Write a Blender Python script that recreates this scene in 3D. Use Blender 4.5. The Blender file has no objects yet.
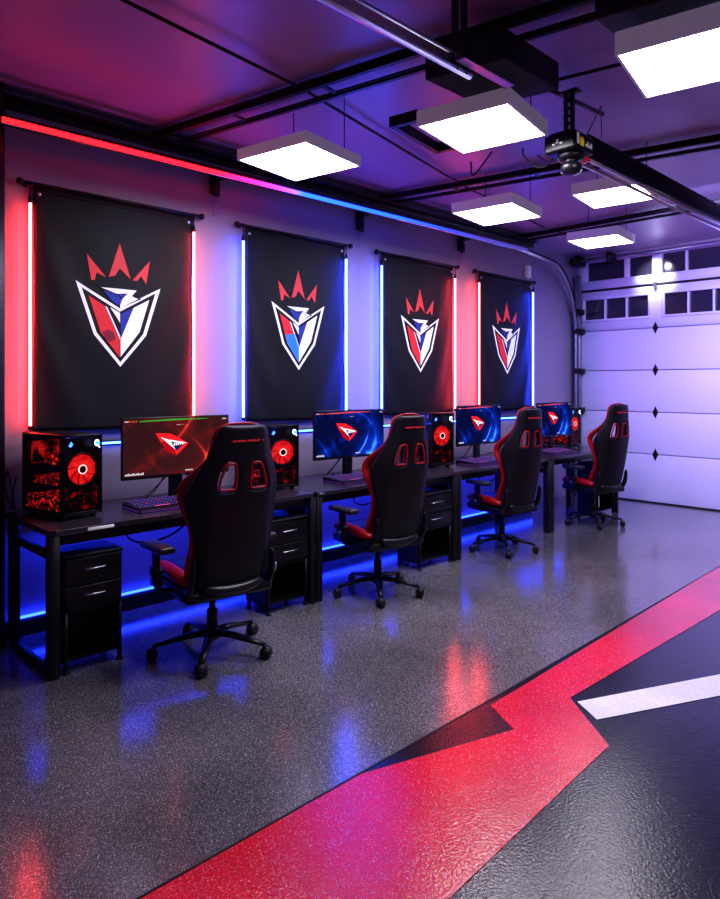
import bpy, bmesh, math, random
from mathutils import Vector, Matrix
random.seed(7)
PI = math.pi
sc = bpy.context.scene
COL = sc.collection
R = math.radians

# ------------------------------------------------------------------ materials
def new_mat(name):
    m = bpy.data.materials.new(name); m.use_nodes = True
    nt = m.node_tree; b = nt.nodes['Principled BSDF']
    return m, nt, b

def pmat(name, col, rough=.5, metal=0., spec=.5, emis=None, estr=0., noise=0., nscale=40., bump=0., bscale=200., coat=0.):
    m, nt, b = new_mat(name)
    b.inputs['Base Color'].default_value = (*col, 1)
    b.inputs['Roughness'].default_value = rough
    b.inputs['Metallic'].default_value = metal
    b.inputs['Specular IOR Level'].default_value = spec
    b.inputs['Coat Weight'].default_value = coat
    b.inputs['Coat Roughness'].default_value = .08
    if emis:
        b.inputs['Emission Color'].default_value = (*emis, 1)
        b.inputs['Emission Strength'].default_value = estr
    tc = nt.nodes.new('ShaderNodeTexCoord')
    if noise:
        n = nt.nodes.new('ShaderNodeTexNoise'); n.inputs['Scale'].default_value = nscale
        n.inputs['Detail'].default_value = 4
        nt.links.new(tc.outputs['Object'], n.inputs['Vector'])
        r = nt.nodes.new('ShaderNodeMapRange')
        r.inputs[3].default_value = 1 - noise; r.inputs[4].default_value = 1 + noise
        nt.links.new(n.outputs['Fac'], r.inputs[0])
        mx = nt.nodes.new('ShaderNodeVectorMath'); mx.operation = 'SCALE'
        mx.inputs[0].default_value = col
        nt.links.new(r.outputs[0], mx.inputs['Scale'])
        nt.links.new(mx.outputs[0], b.inputs['Base Color'])
    if bump:
        n2 = nt.nodes.new('ShaderNodeTexNoise'); n2.inputs['Scale'].default_value = bscale
        n2.inputs['Detail'].default_value = 3
        nt.links.new(tc.outputs['Object'], n2.inputs['Vector'])
        bp = nt.nodes.new('ShaderNodeBump'); bp.inputs['Strength'].default_value = bump
        bp.inputs['Distance'].default_value = .004
        nt.links.new(n2.outputs['Fac'], bp.inputs['Height'])
        nt.links.new(bp.outputs[0], b.inputs['Normal'])
    return m

def emat(name, col, s):
    m = bpy.data.materials.new(name); m.use_nodes = True
    nt = m.node_tree; nt.nodes.clear()
    o = nt.nodes.new('ShaderNodeOutputMaterial'); e = nt.nodes.new('ShaderNodeEmission')
    e.inputs[0].default_value = (*col, 1); e.inputs[1].default_value = s
    nt.links.new(e.outputs[0], o.inputs[0])
    return m

M = {}
M['wall'] = pmat('wall_paint', (.40, .35, .46), .55, noise=.05, nscale=3, bump=.15, bscale=120)
M['white_paint'] = pmat('door_paint', (.74, .74, 1.0), .36, noise=.03, nscale=8, bump=.12, bscale=60)
M['ceil'] = pmat('ceiling_panel', (.42, .33, .49), .36, spec=.6, noise=.12, nscale=2.5, bump=.12, bscale=14)
M['black_metal'] = pmat('black_powder_coat', (.007, .007, .010), .42, spec=.4, noise=.3, nscale=60)
M['dark_metal'] = pmat('dark_steel', (.035, .032, .045), .38, metal=.6, noise=.25, nscale=30)
M['steel'] = pmat('galvanised_steel', (.50, .50, .58), .28, metal=.95, noise=.15, nscale=60)
M['chrome'] = pmat('chrome', (.85, .85, .92), .30, metal=1)
M['frame_white'] = pmat('light_frame', (.80, .78, .86), .5, emis=(.9, .85, 1), estr=.06)  # faint emission paints light onto the fixture sides; the frames are no lamps
M['leather'] = pmat('black_leather', (.007, .008, .012), .42, spec=.4, bump=.25, bscale=260)
M['leather_b'] = pmat('black_leather_gloss', (.012, .013, .018), .30, spec=.5, bump=.15, bscale=260)
M['red_leather'] = pmat('red_leather', (.36, .005, .010), .36, bump=.2, bscale=260)
M['plastic'] = pmat('black_plastic', (.007, .007, .010), .34, spec=.4, noise=.2, nscale=80)
M['pad'] = pmat('armrest_pad', (.03, .028, .034), .35, spec=.6)
M['rubber'] = pmat('caster_rubber', (.010, .010, .012), .5)
M['desk'] = pmat('desk_laminate', (.036, .031, .043), .22, spec=.6, noise=.35, nscale=35)
M['desk_edge'] = pmat('desk_edge_band', (.05, .05, .06), .3)
M['cloth'] = pmat('black_banner_cloth', (.0035, .005, .012), .60, spec=.36, noise=.2, nscale=90, bump=.06, bscale=500)
M['print_red'] = pmat('print_red', (.62, .02, .035), .6, emis=(1, .03, .05), estr=.22, noise=.1, nscale=40)  # crest prints carry weak emission, brightening added to unlit cloth
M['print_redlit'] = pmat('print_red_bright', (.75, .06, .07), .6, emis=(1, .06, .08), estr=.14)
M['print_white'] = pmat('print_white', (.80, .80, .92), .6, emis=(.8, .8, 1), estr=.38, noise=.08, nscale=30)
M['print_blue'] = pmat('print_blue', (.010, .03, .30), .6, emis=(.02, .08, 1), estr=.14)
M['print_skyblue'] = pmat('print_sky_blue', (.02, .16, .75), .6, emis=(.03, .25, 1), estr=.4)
M['print_plum'] = pmat('print_plum', (.30, .010, .05), .6)
M['red_tube'] = emat('red_neon', (1, .05, .05), 40)
M['blue_tube'] = emat('blue_neon', (.022, .07, 1), 62)
M['blue_strip'] = emat('blue_strip', (.022, .09, 1), 26)
M['blue_strip2'] = emat('blue_strip_low', (.01, .035, 1), 15)
M['panel'] = emat('panel_diffuser', (.93, .88, 1), 27)
M['hinge'] = pmat('black_hinge', (.010, .010, .014), .35, metal=.5)
M['cable'] = pmat('cable', (.008, .008, .01), .45)
M['white_label'] = pmat('white_label', (.7, .7, .75), .5, emis=(1, 1, 1), estr=.12)
M['yellow_label'] = pmat('yellow_label', (.85, .65, .02), .5, emis=(1, .8, .05), estr=.15)
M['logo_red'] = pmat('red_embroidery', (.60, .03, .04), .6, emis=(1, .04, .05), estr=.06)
M['lit_white'] = emat('white_led', (.75, .85, 1), 3)
M['lit_blue'] = emat('blue_led', (.04, .15, 1), 4)
M['lit_red'] = emat('red_led', (1, .03, .03), 3)
M['hud_green'] = emat('hud_green', (.15, .9, .12), .35)
M['hud_white'] = emat('hud_white', (.85, .8, .9), .75)
M['hud_red'] = emat('hud_red', (.9, .1, .06), .8)
M['logo_w'] = emat('logo_white', (1, .92, 1), 1.0)
M['logo_r'] = emat('logo_red_lit', (1, .02, .03), .95)
M['logo_dr'] = emat('logo_dark_red', (.5, .004, .02), .8)
M['logo_n'] = emat('logo_navy', (.02, .03, .16), .6)

def glass_mat(name, tint, gl=.035, rough=.03):
    m = bpy.data.materials.new(name); m.use_nodes = True
    nt = m.node_tree; nt.nodes.clear()
    o = nt.nodes.new('ShaderNodeOutputMaterial'); t = nt.nodes.new('ShaderNodeBsdfTransparent')
    g = nt.nodes.new('ShaderNodeBsdfGlossy'); g.inputs['Roughness'].default_value = rough
    mx = nt.nodes.new('ShaderNodeMixShader'); t.inputs[0].default_value = (*tint, 1); mx.inputs[0].default_value = gl
    nt.links.new(t.outputs[0], mx.inputs[1])
    nt.links.new(g.outputs[0], mx.inputs[2]); nt.links.new(mx.outputs[0], o.inputs[0])
    return m
M['smoked_glass'] = glass_mat('smoked_glass', (.70, .68, .72))
M['window_glass'] = pmat('dark_window_glass', (.035, .032, .055), .12, spec=.9)

def track_led():
    """strip running along y: red, then magenta, then blue, dying out toward the door"""
    m = bpy.data.materials.new('rail_led'); m.use_nodes = True
    nt = m.node_tree; nt.nodes.clear()
    o = nt.nodes.new('ShaderNodeOutputMaterial'); e = nt.nodes.new('ShaderNodeEmission')
    g = nt.nodes.new('ShaderNodeNewGeometry'); s = nt.nodes.new('ShaderNodeSeparateXYZ')
    nt.links.new(g.outputs['Position'], s.inputs[0])
    mr = nt.nodes.new('ShaderNodeMapRange'); mr.inputs[1].default_value = 1.2; mr.inputs[2].default_value = 7.2
    nt.links.new(s.outputs['Y'], mr.inputs[0])
    cr = nt.nodes.new('ShaderNodeValToRGB'); nt.links.new(mr.outputs[0], cr.inputs[0])
    el = cr.color_ramp.elements
    el[0].position = 0; el[0].color = (1, .008, .012, 1)
    el[1].position = 1; el[1].color = (.01, .01, .05, 1)
    for p, c in ((.23, (1, .008, .02, 1)), (.28, (.8, .012, .16, 1)), (.325, (.35, .03, .7, 1)), (.36, (.014, .075, 1, 1)), (.55, (.010, .05, .9, 1)), (.66, (.012, .02, .25, 1)), (.75, (.02, .015, .10, 1))):
        q = el.new(p); q.color = c
    nt.links.new(cr.outputs[0], e.inputs[0]); e.inputs[1].default_value = 5
    nt.links.new(e.outputs[0], o.inputs[0])
    return m
M['rail_led'] = track_led()

def floor_mat(name, base, fleck, rough, bump, coat=.6, thr=.62, fs=230, dk=.4):
    m, nt, b = new_mat(name)
    g = nt.nodes.new('ShaderNodeNewGeometry')
    v = nt.nodes.new('ShaderNodeTexVoronoi'); v.inputs['Scale'].default_value = fs
    nt.links.new(g.outputs['Position'], v.inputs['Vector'])
    sep = nt.nodes.new('ShaderNodeSeparateColor'); nt.links.new(v.outputs['Color'], sep.inputs[0])
    cr = nt.nodes.new('ShaderNodeValToRGB'); nt.links.new(sep.outputs[0], cr.inputs[0])
    el = cr.color_ramp.elements; cr.color_ramp.interpolation = 'CONSTANT'
    el[0].position = 0; el[0].color = (*[c * dk for c in base], 1)
    el[1].position = thr + .2; el[1].color = (*fleck, 1)
    q = el.new(.35); q.color = (*base, 1)
    q = el.new(thr); q.color = (*[min(.95, c * 1.5) for c in base], 1)
    n0 = nt.nodes.new('ShaderNodeTexNoise'); n0.inputs['Scale'].default_value = 1.3; n0.inputs['Detail'].default_value = 5
    nt.links.new(g.outputs['Position'], n0.inputs['Vector'])
    mr = nt.nodes.new('ShaderNodeMapRange'); mr.inputs[1].default_value = .3; mr.inputs[2].default_value = .7
    mr.inputs[3].default_value = .75; mr.inputs[4].default_value = 1.25
    nt.links.new(n0.outputs['Fac'], mr.inputs[0])
    sm = nt.nodes.new('ShaderNodeVectorMath'); sm.operation = 'SCALE'
    nt.links.new(cr.outputs[0], sm.inputs[0]); nt.links.new(mr.outputs[0], sm.inputs['Scale'])
    nt.links.new(sm.outputs[0], b.inputs['Base Color'])
    b.inputs['Roughness'].default_value = rough
    b.inputs['Specular IOR Level'].default_value = .5
    b.inputs['Coat Weight'].default_value = coat; b.inputs['Coat Roughness'].default_value = rough * .7
    n = nt.nodes.new('ShaderNodeTexNoise'); n.inputs['Scale'].default_value = 95; n.inputs['Detail'].default_value = 3
    nt.links.new(g.outputs['Position'], n.inputs['Vector'])
    bp = nt.nodes.new('ShaderNodeBump'); bp.inputs['Strength'].default_value = bump; bp.inputs['Distance'].default_value = .003
    nt.links.new(n.outputs['Fac'], bp.inputs['Height'])
    nt.links.new(bp.outputs[0], b.inputs['Normal']); nt.links.new(bp.outputs[0], b.inputs['Coat Normal'])
    return m
M['floor'] = floor_mat('speckled_epoxy', (.14, .132, .146), (.66, .60, .66), .15, .14, thr=.74, fs=420, dk=.55)
M['paint_red'] = floor_mat('red_epoxy', (.80, .008, .035), (.95, .35, .40), .20, .55, thr=.76, fs=380, dk=.72)
M['paint_black'] = floor_mat('black_epoxy', (.010, .011, .017), (.03, .03, .045), .20, .42, coat=.15, thr=.75, fs=380, dk=.6)
M['paint_white'] = floor_mat('white_epoxy', (.84, .80, .92), (.92, .9, .97), .22, .35, thr=.5, fs=380, dk=.85)

def circuit_mat(name, cols, scale, strength, cover=.5):
    """glowing hardware seen through smoked glass"""
    m = bpy.data.materials.new(name); m.use_nodes = True
    nt = m.node_tree; nt.nodes.clear()
    o = nt.nodes.new('ShaderNodeOutputMaterial'); e = nt.nodes.new('ShaderNodeEmission')
    tc = nt.nodes.new('ShaderNodeTexCoord')
    n = nt.nodes.new('ShaderNodeTexNoise'); n.inputs['Scale'].default_value = scale; n.inputs['Detail'].default_value = 6
    n.inputs['Roughness'].default_value = .7
    nt.links.new(tc.outputs['Object'], n.inputs['Vector'])
    cr = nt.nodes.new('ShaderNodeValToRGB'); nt.links.new(n.outputs['Fac'], cr.inputs[0])
    el = cr.color_ramp.elements; el[0].position = cover; el[0].color = (.006, .002, .004, 1)
    el[1].position = min(1, cover + .25); el[1].color = (*cols[-1], 1)
    for i, c in enumerate(cols[:-1]):
        q = el.new(cover + .06 + .09 * i); q.color = (*c, 1)
    nt.links.new(cr.outputs[0], e.inputs[0]); e.inputs[1].default_value = strength
    nt.links.new(e.outputs[0], o.inputs[0])
    return m
M['hw_red'] = circuit_mat('hardware_red', [(.25, .004, .006), (1, .03, .02), (1, .35, .2)], 38, 1.3)
M['hw_red2'] = circuit_mat('hardware_red_soft', [(.25, .004, .006), (.9, .03, .03)], 14, .8, .44)
M['hw_front'] = circuit_mat('hardware_front', [(.12, .002, .004), (.7, .01, .015), (.9, .06, .03)], 26, .9, .52)
M['hw_blue'] = circuit_mat('hardware_blue', [(.01, .02, .3), (.1, .08, .9), (.6, .2, .8)], 30, .9, .45)

def fan_mat():
    m = bpy.data.materials.new('fan_glow'); m.use_nodes = True
    nt = m.node_tree; nt.nodes.clear()
    o = nt.nodes.new('ShaderNodeOutputMaterial'); e = nt.nodes.new('ShaderNodeEmission')
    tc = nt.nodes.new('ShaderNodeTexCoord'); n = nt.nodes.new('ShaderNodeTexNoise')
    n.inputs['Scale'].default_value = 20
    nt.links.new(tc.outputs['Object'], n.inputs['Vector'])
    cr = nt.nodes.new('ShaderNodeValToRGB'); nt.links.new(n.outputs['Fac'], cr.inputs[0])
    el = cr.color_ramp.elements; el[0].position = .3; el[0].color = (.55, .004, .008, 1)
    el[1].position = .7; el[1].color = (1, .03, .03, 1)
    nt.links.new(cr.outputs[0], e.inputs[0]); e.inputs[1].default_value = 1.15
    nt.links.new(e.outputs[0], o.inputs[0])
    return m
M['fan'] = fan_mat()
M['fan_dim'] = emat('fan_dim', (.45, .003, .008), .8)
M['fan_ring'] = emat('fan_ring', (1, .45, .40), 2.5)

def screen_mat(name, base, mid, hot, arcs, s0):
    """wallpaper: dark smoky ground with a few curved light trails; object coords, y across, z up"""
    m = bpy.data.materials.new(name); m.use_nodes = True
    nt = m.node_tree; nt.nodes.clear(); L = nt.links.new
    def math_(op, a=None, b=None, c=None):
        n = nt.nodes.new('ShaderNodeMath'); n.operation = op
        for k, q in enumerate((a, b, c)):
            if q is None: continue
            if isinstance(q, (int, float)): n.inputs[k].default_value = q
            else: L(q, n.inputs[k])
        return n.outputs[0]
    o = nt.nodes.new('ShaderNodeOutputMaterial'); e = nt.nodes.new('ShaderNodeEmission')
    tc = nt.nodes.new('ShaderNodeTexCoord'); sp = nt.nodes.new('ShaderNodeSeparateXYZ'); L(tc.outputs['Object'], sp.inputs[0])
    n = nt.nodes.new('ShaderNodeTexNoise'); n.inputs['Scale'].default_value = 7; n.inputs['Detail'].default_value = 6; n.inputs['Distortion'].default_value = .8
    L(tc.outputs['Object'], n.inputs['Vector'])
    nm = math_('SUBTRACT', n.outputs['Fac'], .5)
    tot = None
    for (cy, cz, r, wd, amp, ang, spread) in arcs:
        dy = math_('SUBTRACT', sp.outputs['Y'], cy); dz = math_('SUBTRACT', sp.outputs['Z'], cz)
        d = math_('SQRT', math_('ADD', math_('MULTIPLY', dy, dy), math_('MULTIPLY', dz, dz)))
        d = math_('ADD', math_('SUBTRACT', d, r), math_('MULTIPLY', nm, .02))
        g = math_('DIVIDE', 1, math_('ADD', 1, math_('POWER', math_('ABSOLUTE', math_('DIVIDE', d, wd)), 1.6)))
        a = math_('ARCTAN2', dz, dy); q = math_('DIVIDE', math_('SUBTRACT', a, ang), spread)
        f = math_('DIVIDE', amp, math_('ADD', 1, math_('MULTIPLY', math_('MULTIPLY', q, q), math_('MULTIPLY', q, q))))
        v = math_('MULTIPLY', g, f); tot = v if tot is None else math_('ADD', tot, v)
    tot = math_('ADD', math_('MULTIPLY', tot, math_('ADD', .55, n.outputs['Fac'])), math_('MULTIPLY', math_('MAXIMUM', nm, 0), s0))
    cr = nt.nodes.new('ShaderNodeValToRGB'); L(tot, cr.inputs[0]); el = cr.color_ramp.elements
    el[0].position = 0; el[0].color = (*base, 1); el[1].position = 1; el[1].color = (*hot, 1)
    x = el.new(.35); x.color = (*mid, 1)
    L(cr.outputs[0], e.inputs[0]); e.inputs[1].default_value = 1.35
    L(e.outputs[0], o.inputs[0])
    return m
M['scr_red'] = screen_mat('screen_red', (.028, .008, .010), (.13, .010, .011), (.85, .06, .04), [(-.35, .75, .50, .010, .55, R(-40), .35), (.55, .12, .38, .008, .5, R(160), .4), (-.1, .12, .33, .007, .55, R(25), .5), (.05, .45, .30, .02, .3, R(-70), .6)], 1.2)
M['scr_blue'] = screen_mat('screen_blue', (.002, .004, .035), (.004, .03, .40), (.12, .55, 1.5), [(-.02, .34, .29, .030, .55, R(-30), .5), (-.10, .42, .30, .006, .7, R(-38), .35), (.02, .25, .26, .006, .35, R(60), .5), (-.5, .05, .30, .006, .3, R(20), .5)], .8)

# ------------------------------------------------------------------ mesh building
class MB:
    def __init__(self): self.bm = bmesh.new(); self.mi = 0; self.xf = Matrix()
    def _fin(self, verts, faces, smooth=False):
        for v in verts: v.co = self.xf @ v.co
        for f in faces: f.material_index = self.mi; f.smooth = smooth
    def box(self, x0, y0, z0, x1, y1, z1, bev=0., seg=2, rot=None):
        r = bmesh.ops.create_cube(self.bm, size=1)
        vs = r['verts']; c = Vector(((x0+x1)/2, (y0+y1)/2, (z0+z1)/2)); s = (x1-x0, y1-y0, z1-z0)
        for v in vs: v.co = Vector((v.co.x*s[0], v.co.y*s[1], v.co.z*s[2]))
        fs = set(f for v in vs for f in v.link_faces)
        if bev:
            es = set(e for v in vs for e in v.link_edges)
            g = bmesh.ops.bevel(self.bm, geom=list(es), offset=bev, segments=seg, affect='EDGES', profile=.6)
            vs = set(v for f in g['faces'] for v in f.verts) | set(v for v in vs if v.is_valid)
            # collect all connected
            todo = list(vs); seen = set(vs)
            while todo:
                v = todo.pop()
                for e in v.link_edges:
                    w = e.other_vert(v)
                    if w not in seen: seen.add(w); todo.append(w)
            vs = seen; fs = set(f for v in vs for f in v.link_faces)
        for v in vs:
            co = v.co.copy()
            if rot is not None: co = rot @ co
            v.co = co + c
        self._fin(vs, fs, bool(bev))
        return self
    def tube(self, pts, r, seg=8, closed=False, cap=True, flat=None):
        """sweep a circle (radius r or list) along pts; flat=(sx,sy) squashes the section"""
        pts = [Vector(p) for p in pts]; n = len(pts); rings = []
        rr = r if isinstance(r, (list, tuple)) else [r]*n
        prev = None
        for i, p in enumerate(pts):
            if closed: t = pts[(i+1) % n] - pts[i-1]
            else: t = pts[min(i+1, n-1)] - pts[max(i-1, 0)]
            t.normalize()
            if prev is None:
                a = Vector((0, 0, 1)) if abs(t.z) < .9 else Vector((1, 0, 0))
                u = t.cross(a).normalized()
            else:
                u = prev - t*prev.dot(t); u.normalize()
            w = t.cross(u); prev = u
            fx, fy = flat if flat else (1, 1)
            rings.append([self.bm.verts.new(p + (u*math.cos(2*PI*k/seg)*fx + w*math.sin(2*PI*k/seg)*fy)*rr[i]) for k in range(seg)])
        fs = []
        for i in range(n if closed else n-1):
            A, B = rings[i], rings[(i+1) % n]
            for k in range(seg):
                fs.append(self.bm.faces.new((A[k], A[(k+1) % seg], B[(k+1) % seg], B[k])))
        if cap and not closed:
            fs.append(self.bm.faces.new(rings[0][::-1])); fs.append(self.bm.faces.new(rings[-1]))
        self._fin([v for g in rings for v in g], fs, True)
        return self
    def lathe(self, prof, seg=20, c=(0, 0, 0), axis='Z'):
        rings = []; allv = []
        for (r, z) in prof:
            ring = []
            for k in range(seg):
                a = 2*PI*k/seg; p = (r*math.cos(a), r*math.sin(a), z)
                if axis == 'X': p = (p[2], p[0], p[1])
                elif axis == 'Y': p = (p[0], p[2], p[1])
                ring.append(self.bm.verts.new(Vector(p)+Vector(c)))
            rings.append(ring); allv += ring
        fs = []
        for A, B in zip(rings, rings[1:]):
            for k in range(seg): fs.append(self.bm.faces.new((A[k], A[(k+1) % seg], B[(k+1) % seg], B[k])))
        fs.append(self.bm.faces.new(rings[0][::-1])); fs.append(self.bm.faces.new(rings[-1]))
        self._fin(allv, fs, True)
        return self
    def prism(self, poly, d0, d1, plane='YZ'):
        """polygon in a plane, extruded along the remaining axis from d0 to d1"""
        def P(a, b, d):
            return {'YZ': (d, a, b), 'XY': (a, b, d), 'XZ': (a, d, b)}[plane]
        A = [self.bm.verts.new(P(a, b, d0)) for a, b in poly]; B = [self.bm.verts.new(P(a, b, d1)) for a, b in poly]
        n = len(poly); fs = [self.bm.faces.new(A[::-1]), self.bm.faces.new(B)]
        for k in range(n): fs.append(self.bm.faces.new((A[k], A[(k+1) % n], B[(k+1) % n], B[k])))
        self._fin(A+B, fs)
        return self
    def quad(self, *ps):
        vs = [self.bm.verts.new(p) for p in ps]; f = self.bm.faces.new(vs); self._fin(vs, [f]); return self
    def build(self, name, mats, parent=None, loc=(0, 0, 0), rotz=0, subsurf=0, solid=0, sharp=True):
        bmesh.ops.recalc_face_normals(self.bm, faces=self.bm.faces)
        me = bpy.data.meshes.new(name); self.bm.to_mesh(me); self.bm.free()
        if not isinstance(mats, (list, tuple)): mats = [mats]
        for m in mats: me.materials.append(m)
        o = bpy.data.objects.new(name, me); COL.objects.link(o)
        o.location = loc; o.rotation_euler = (0, 0, rotz)
        if parent: o.parent = parent
        if solid:
            s = o.modifiers.new('s', 'SOLIDIFY'); s.thickness = solid; s.offset = 0
        if subsurf:
            s = o.modifiers.new('ss', 'SUBSURF'); s.levels = subsurf; s.render_levels = subsurf
        return o

def sm(pts, n=6):
    pts = [Vector(p) for p in pts]; out = []
    for i in range(len(pts)-1):
        p0 = pts[max(i-1, 0)]; p1 = pts[i]; p2 = pts[i+1]; p3 = pts[min(i+2, len(pts)-1)]
        for k in range(n):
            t = k/n
            out.append(.5*((2*p1)+(p2-p0)*t+(2*p0-5*p1+4*p2-p3)*t*t+(3*p1-p0-3*p2+p3)*t*t*t))
    return out+[pts[-1]]
def thing(name, label, cat, loc=(0, 0, 0), rotz=0, group=None):
    o = bpy.data.objects.new(name, None); COL.objects.link(o)
    o.location = loc; o.rotation_euler = (0, 0, rotz); o.empty_display_size = .1
    return tag(o, label, cat, group)
def tag(o, label, cat, group=None):
    o['label'] = label; o['category'] = cat
    if group: o['group'] = group
    return o
def struct(o, label=None):
    o['kind'] = 'structure'
    if label: o['label'] = label
    return o
def dup(root, loc, rotz, label, group=None):
    r = root.copy(); COL.objects.link(r); r.location = loc; r.rotation_euler = (0, 0, rotz)
    r['label'] = label
    if group: r['group'] = group
    for ch in list(root.children):
        c = ch.copy(); COL.objects.link(c); c.parent = r
        for g in list(ch.children):
            d = g.copy(); COL.objects.link(d); d.parent = c
    return r

# ------------------------------------------------------------------ the room
LY = 8.54            # door wall
CZ = 3.20            # ceiling height
XR = 7.5; YB = -3.0
# floor
b = MB(); b.prism([(-.45, YB), (2.405, YB), (2.405, 2.7), (2.365, 5.9), (2.34, LY+.2), (-.45, LY+.2)], -.12, 0, 'XY'); struct(b.build('floor', M['floor'])); 
b = MB(); b.prism([(2.405, YB), (XR, YB), (XR, LY+.2), (2.34, LY+.2), (2.365, 5.9), (2.405, 2.7)], -.12, 0, 'XY')
struct(b.build('floor_painted', M['paint_black'])).name = 'floor'
def floor_patch(poly, mat, z, label):
    b = MB(); b.prism(poly, 0.0005, z, 'XY')
    return tag(b.build('floor_marking', mat), label, 'floor marking')
BX = 2.413
floor_patch([(BX, -3), (BX, 1.80), (2.637, 2.499), (2.44, 2.612), (2.376, 5.5), (2.35, LY-.1), (2.80, LY-.1), (2.731, 4.796), (2.659, 2.943), (2.981, 2.667), (3.034, 1.544), (3.15, -3)],
            M['paint_red'], .0022, 'wide red lightning bolt stripe painted across the glossy black floor')
floor_patch([(2.703, 2.931), (2.846, 2.836), (3.148, 3.473), (4.2, 5.75), (4.08, 5.9), (3.068, 3.729)],
            M['paint_white'], .0024, 'white tapering stripe painted on the black floor beside the red bolt')
b = MB(); b.prism([(2.401, YB), (2.409, YB), (2.409, 2.7), (2.369, 5.9), (2.344, LY-.1), (2.336, LY-.1), (2.361, 5.9), (2.401, 2.7)], .0004, .0016, 'XY')
struct(b.build('trim_1', M['black_metal']))
# left wall: projecting part up to y=6.95, then set back
b = MB(); b.box(-.2, YB, -.02, 0, 6.95, CZ+.05); struct(b.build('wall_left', M['wall']))
b = MB(); b.box(-.45, 6.95, -.02, -.27, LY+.2, CZ+.05); struct(b.build('wall_left', M['wall']))
# dark column at the left edge of the view
b = MB(); b.box(0, .95, 0, .11, 1.235, CZ-.02, .004, 1)
c = b.build('trim_2', M['dark_metal']); struct(c)
# baseboards
b = MB(); b.prism([(0, 0), (.018, 0), (.018, .085), (.010, .102), (0, .102)], 1.24, 6.95, 'XZ'); struct(b.build('baseboard_left', M['black_metal']))
b = MB(); b.prism([(.11, 0), (.128, 0), (.128, .085), (.11, .102)], .95, 1.235, 'XZ'); struct(b.build('baseboard_left', M['black_metal']))
# door wall and ceiling
b = MB()
b.box(-.45, LY+.06, -.02, XR, LY+.22, CZ+.05)
b.box(-.27, LY-.02, -.02, -.215, LY+.06, CZ)
b.box(-.27, LY-.02, 3.165, XR, LY+.06, CZ+.05)
struct(b.build('wall_far', M['wall']))
b = MB(); b.box(-.45, YB, CZ, XR, LY+.2, CZ+.1); struct(b.build('ceiling', M['ceil']))

# ------------------------------------------------------------------ garage door with transom
dr = thing('door_1', 'white sectional garage door with small dark windows in its top row', 'garage door', (0, LY, 0)); dr['kind'] = 'structure'
JZ = [.012, .608, 1.136, 1.664, 2.19, 2.72]
XW = 5.2
JX = [.815, 1.86, 2.90, 3.94]
def panel_section(i):
    z0, z1 = JZ[i]+.004, JZ[i+1]-.004
    b = MB()
    if i < 4:
        b.box(-.2, -.03, z0, XW, .045, z1, .008, 2)
    else:
        # rails and stiles round the window openings
        b.box(-.2, -.03, z0, XW, .045, 2.335, .006, 1)
        b.box(-.2, -.03, 2.615, XW, .045, z1, .006, 1)
        xs = [-.2, -.125] 
        wins = [(-.125+1.045*k, .735+1.045*k) for k in range(5)]
        px_ = -.2
        for a, c2 in wins:
            b.box(px_, -.03, 2.335, a, .045, 2.615); px_ = c2
        b.box(px_, -.03, 2.335, XW, .045, 2.615)
        for a, c2 in wins:
            # raised moulding
            for q in ((a-.03, 2.315, c2+.03, 2.345), (a-.03, 2.605, c2+.03, 2.635)): b.box(q[0], -.045, q[1], q[2], -.02, q[3], .004, 1)
            for q in ((a-.03, 2.34, a+.01, 2.61), (c2-.01, 2.34, c2+.03, 2.61)): b.box(q[0], -.045, q[1], q[2], -.02, q[3], .004, 1)
            w = (c2-a)/3
            for k in (1, 2): b.box(a+w*k-.012, -.035, 2.34, a+w*k+.012, -.005, 2.61)
    return b.build('door_panel', M['white_paint'], dr)
for i in range(5): panel_section(i)
b = MB()
for k in range(5): b.box(-.12+1.045*k, .0, 2.34, .73+1.045*k, .012, 2.61)
b.build('door_glass', M['window_glass'], dr)
for jx in JX:
    for z in JZ[1:5]:
        b = MB(); b.prism([(jx-.034, z), (jx-.008, z-.055), (jx, z-.075), (jx+.008, z-.055), (jx+.034, z), (jx+.008, z+.055), (jx, z+.075), (jx-.008, z+.055)], -.042, -.028, 'XZ')
        b.tube([(jx-.02, -.046, z), (jx+.02, -.046, z)], .008, 8)
        b.build('hinge', M['hinge'], dr)
b = MB(); b.box(-.2, -.02, .0, XW, .04, .02); b.build('bottom_seal', M['cable'], dr)
b = MB(); b.prism([(.795, 2.70), (.815, 2.66), (.835, 2.70), (.835, 2.76), (.795, 2.76)], -.06, -.03, 'XZ'); b.build('latch', M['steel'], dr)
# transom window band above the door
tw = thing('window_1', 'transom window band with dark panes above the garage door', 'window', (0, LY, 0)); tw['kind'] = 'structure'
b = MB(); Z0, Z1 = 2.742, 3.165
b.box(-.215, -.04, Z0, XW, .05, Z0+.118, .006, 1); b.box(-.215, -.04, Z1-.06, XW, .05, Z1, .006, 1)
stile = [(-.215, -.085)]
panes = []
x = -.085
for k in range(5):
    o = 1.045*k
    m0, m1 = ((.415, .48) if k % 2 == 0 else (.125, .15))
    b.box(m0+o, -.035, Z0+.113, m1+o, .045, Z1-.055, .004, 1)
    b.box(.775+o, -.045, Z0+.08, .90+o, .05, Z1-.055, .006, 1)
b.box(-.215, -.04, Z0+.113, -.085, .05, Z1-.055, .006, 1)
b.build('window_frame', M['white_paint'], tw)
b = MB(); b.box(-.1, .005, Z0+.10, XW, .018, Z1-.05); b.build('window_pane', M['window_glass'], tw)
b = MB(); b.box(-.215, -.035, 2.722, XW, .05, 2.742); b.build('head_gap', M['cable'], tw)

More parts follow.
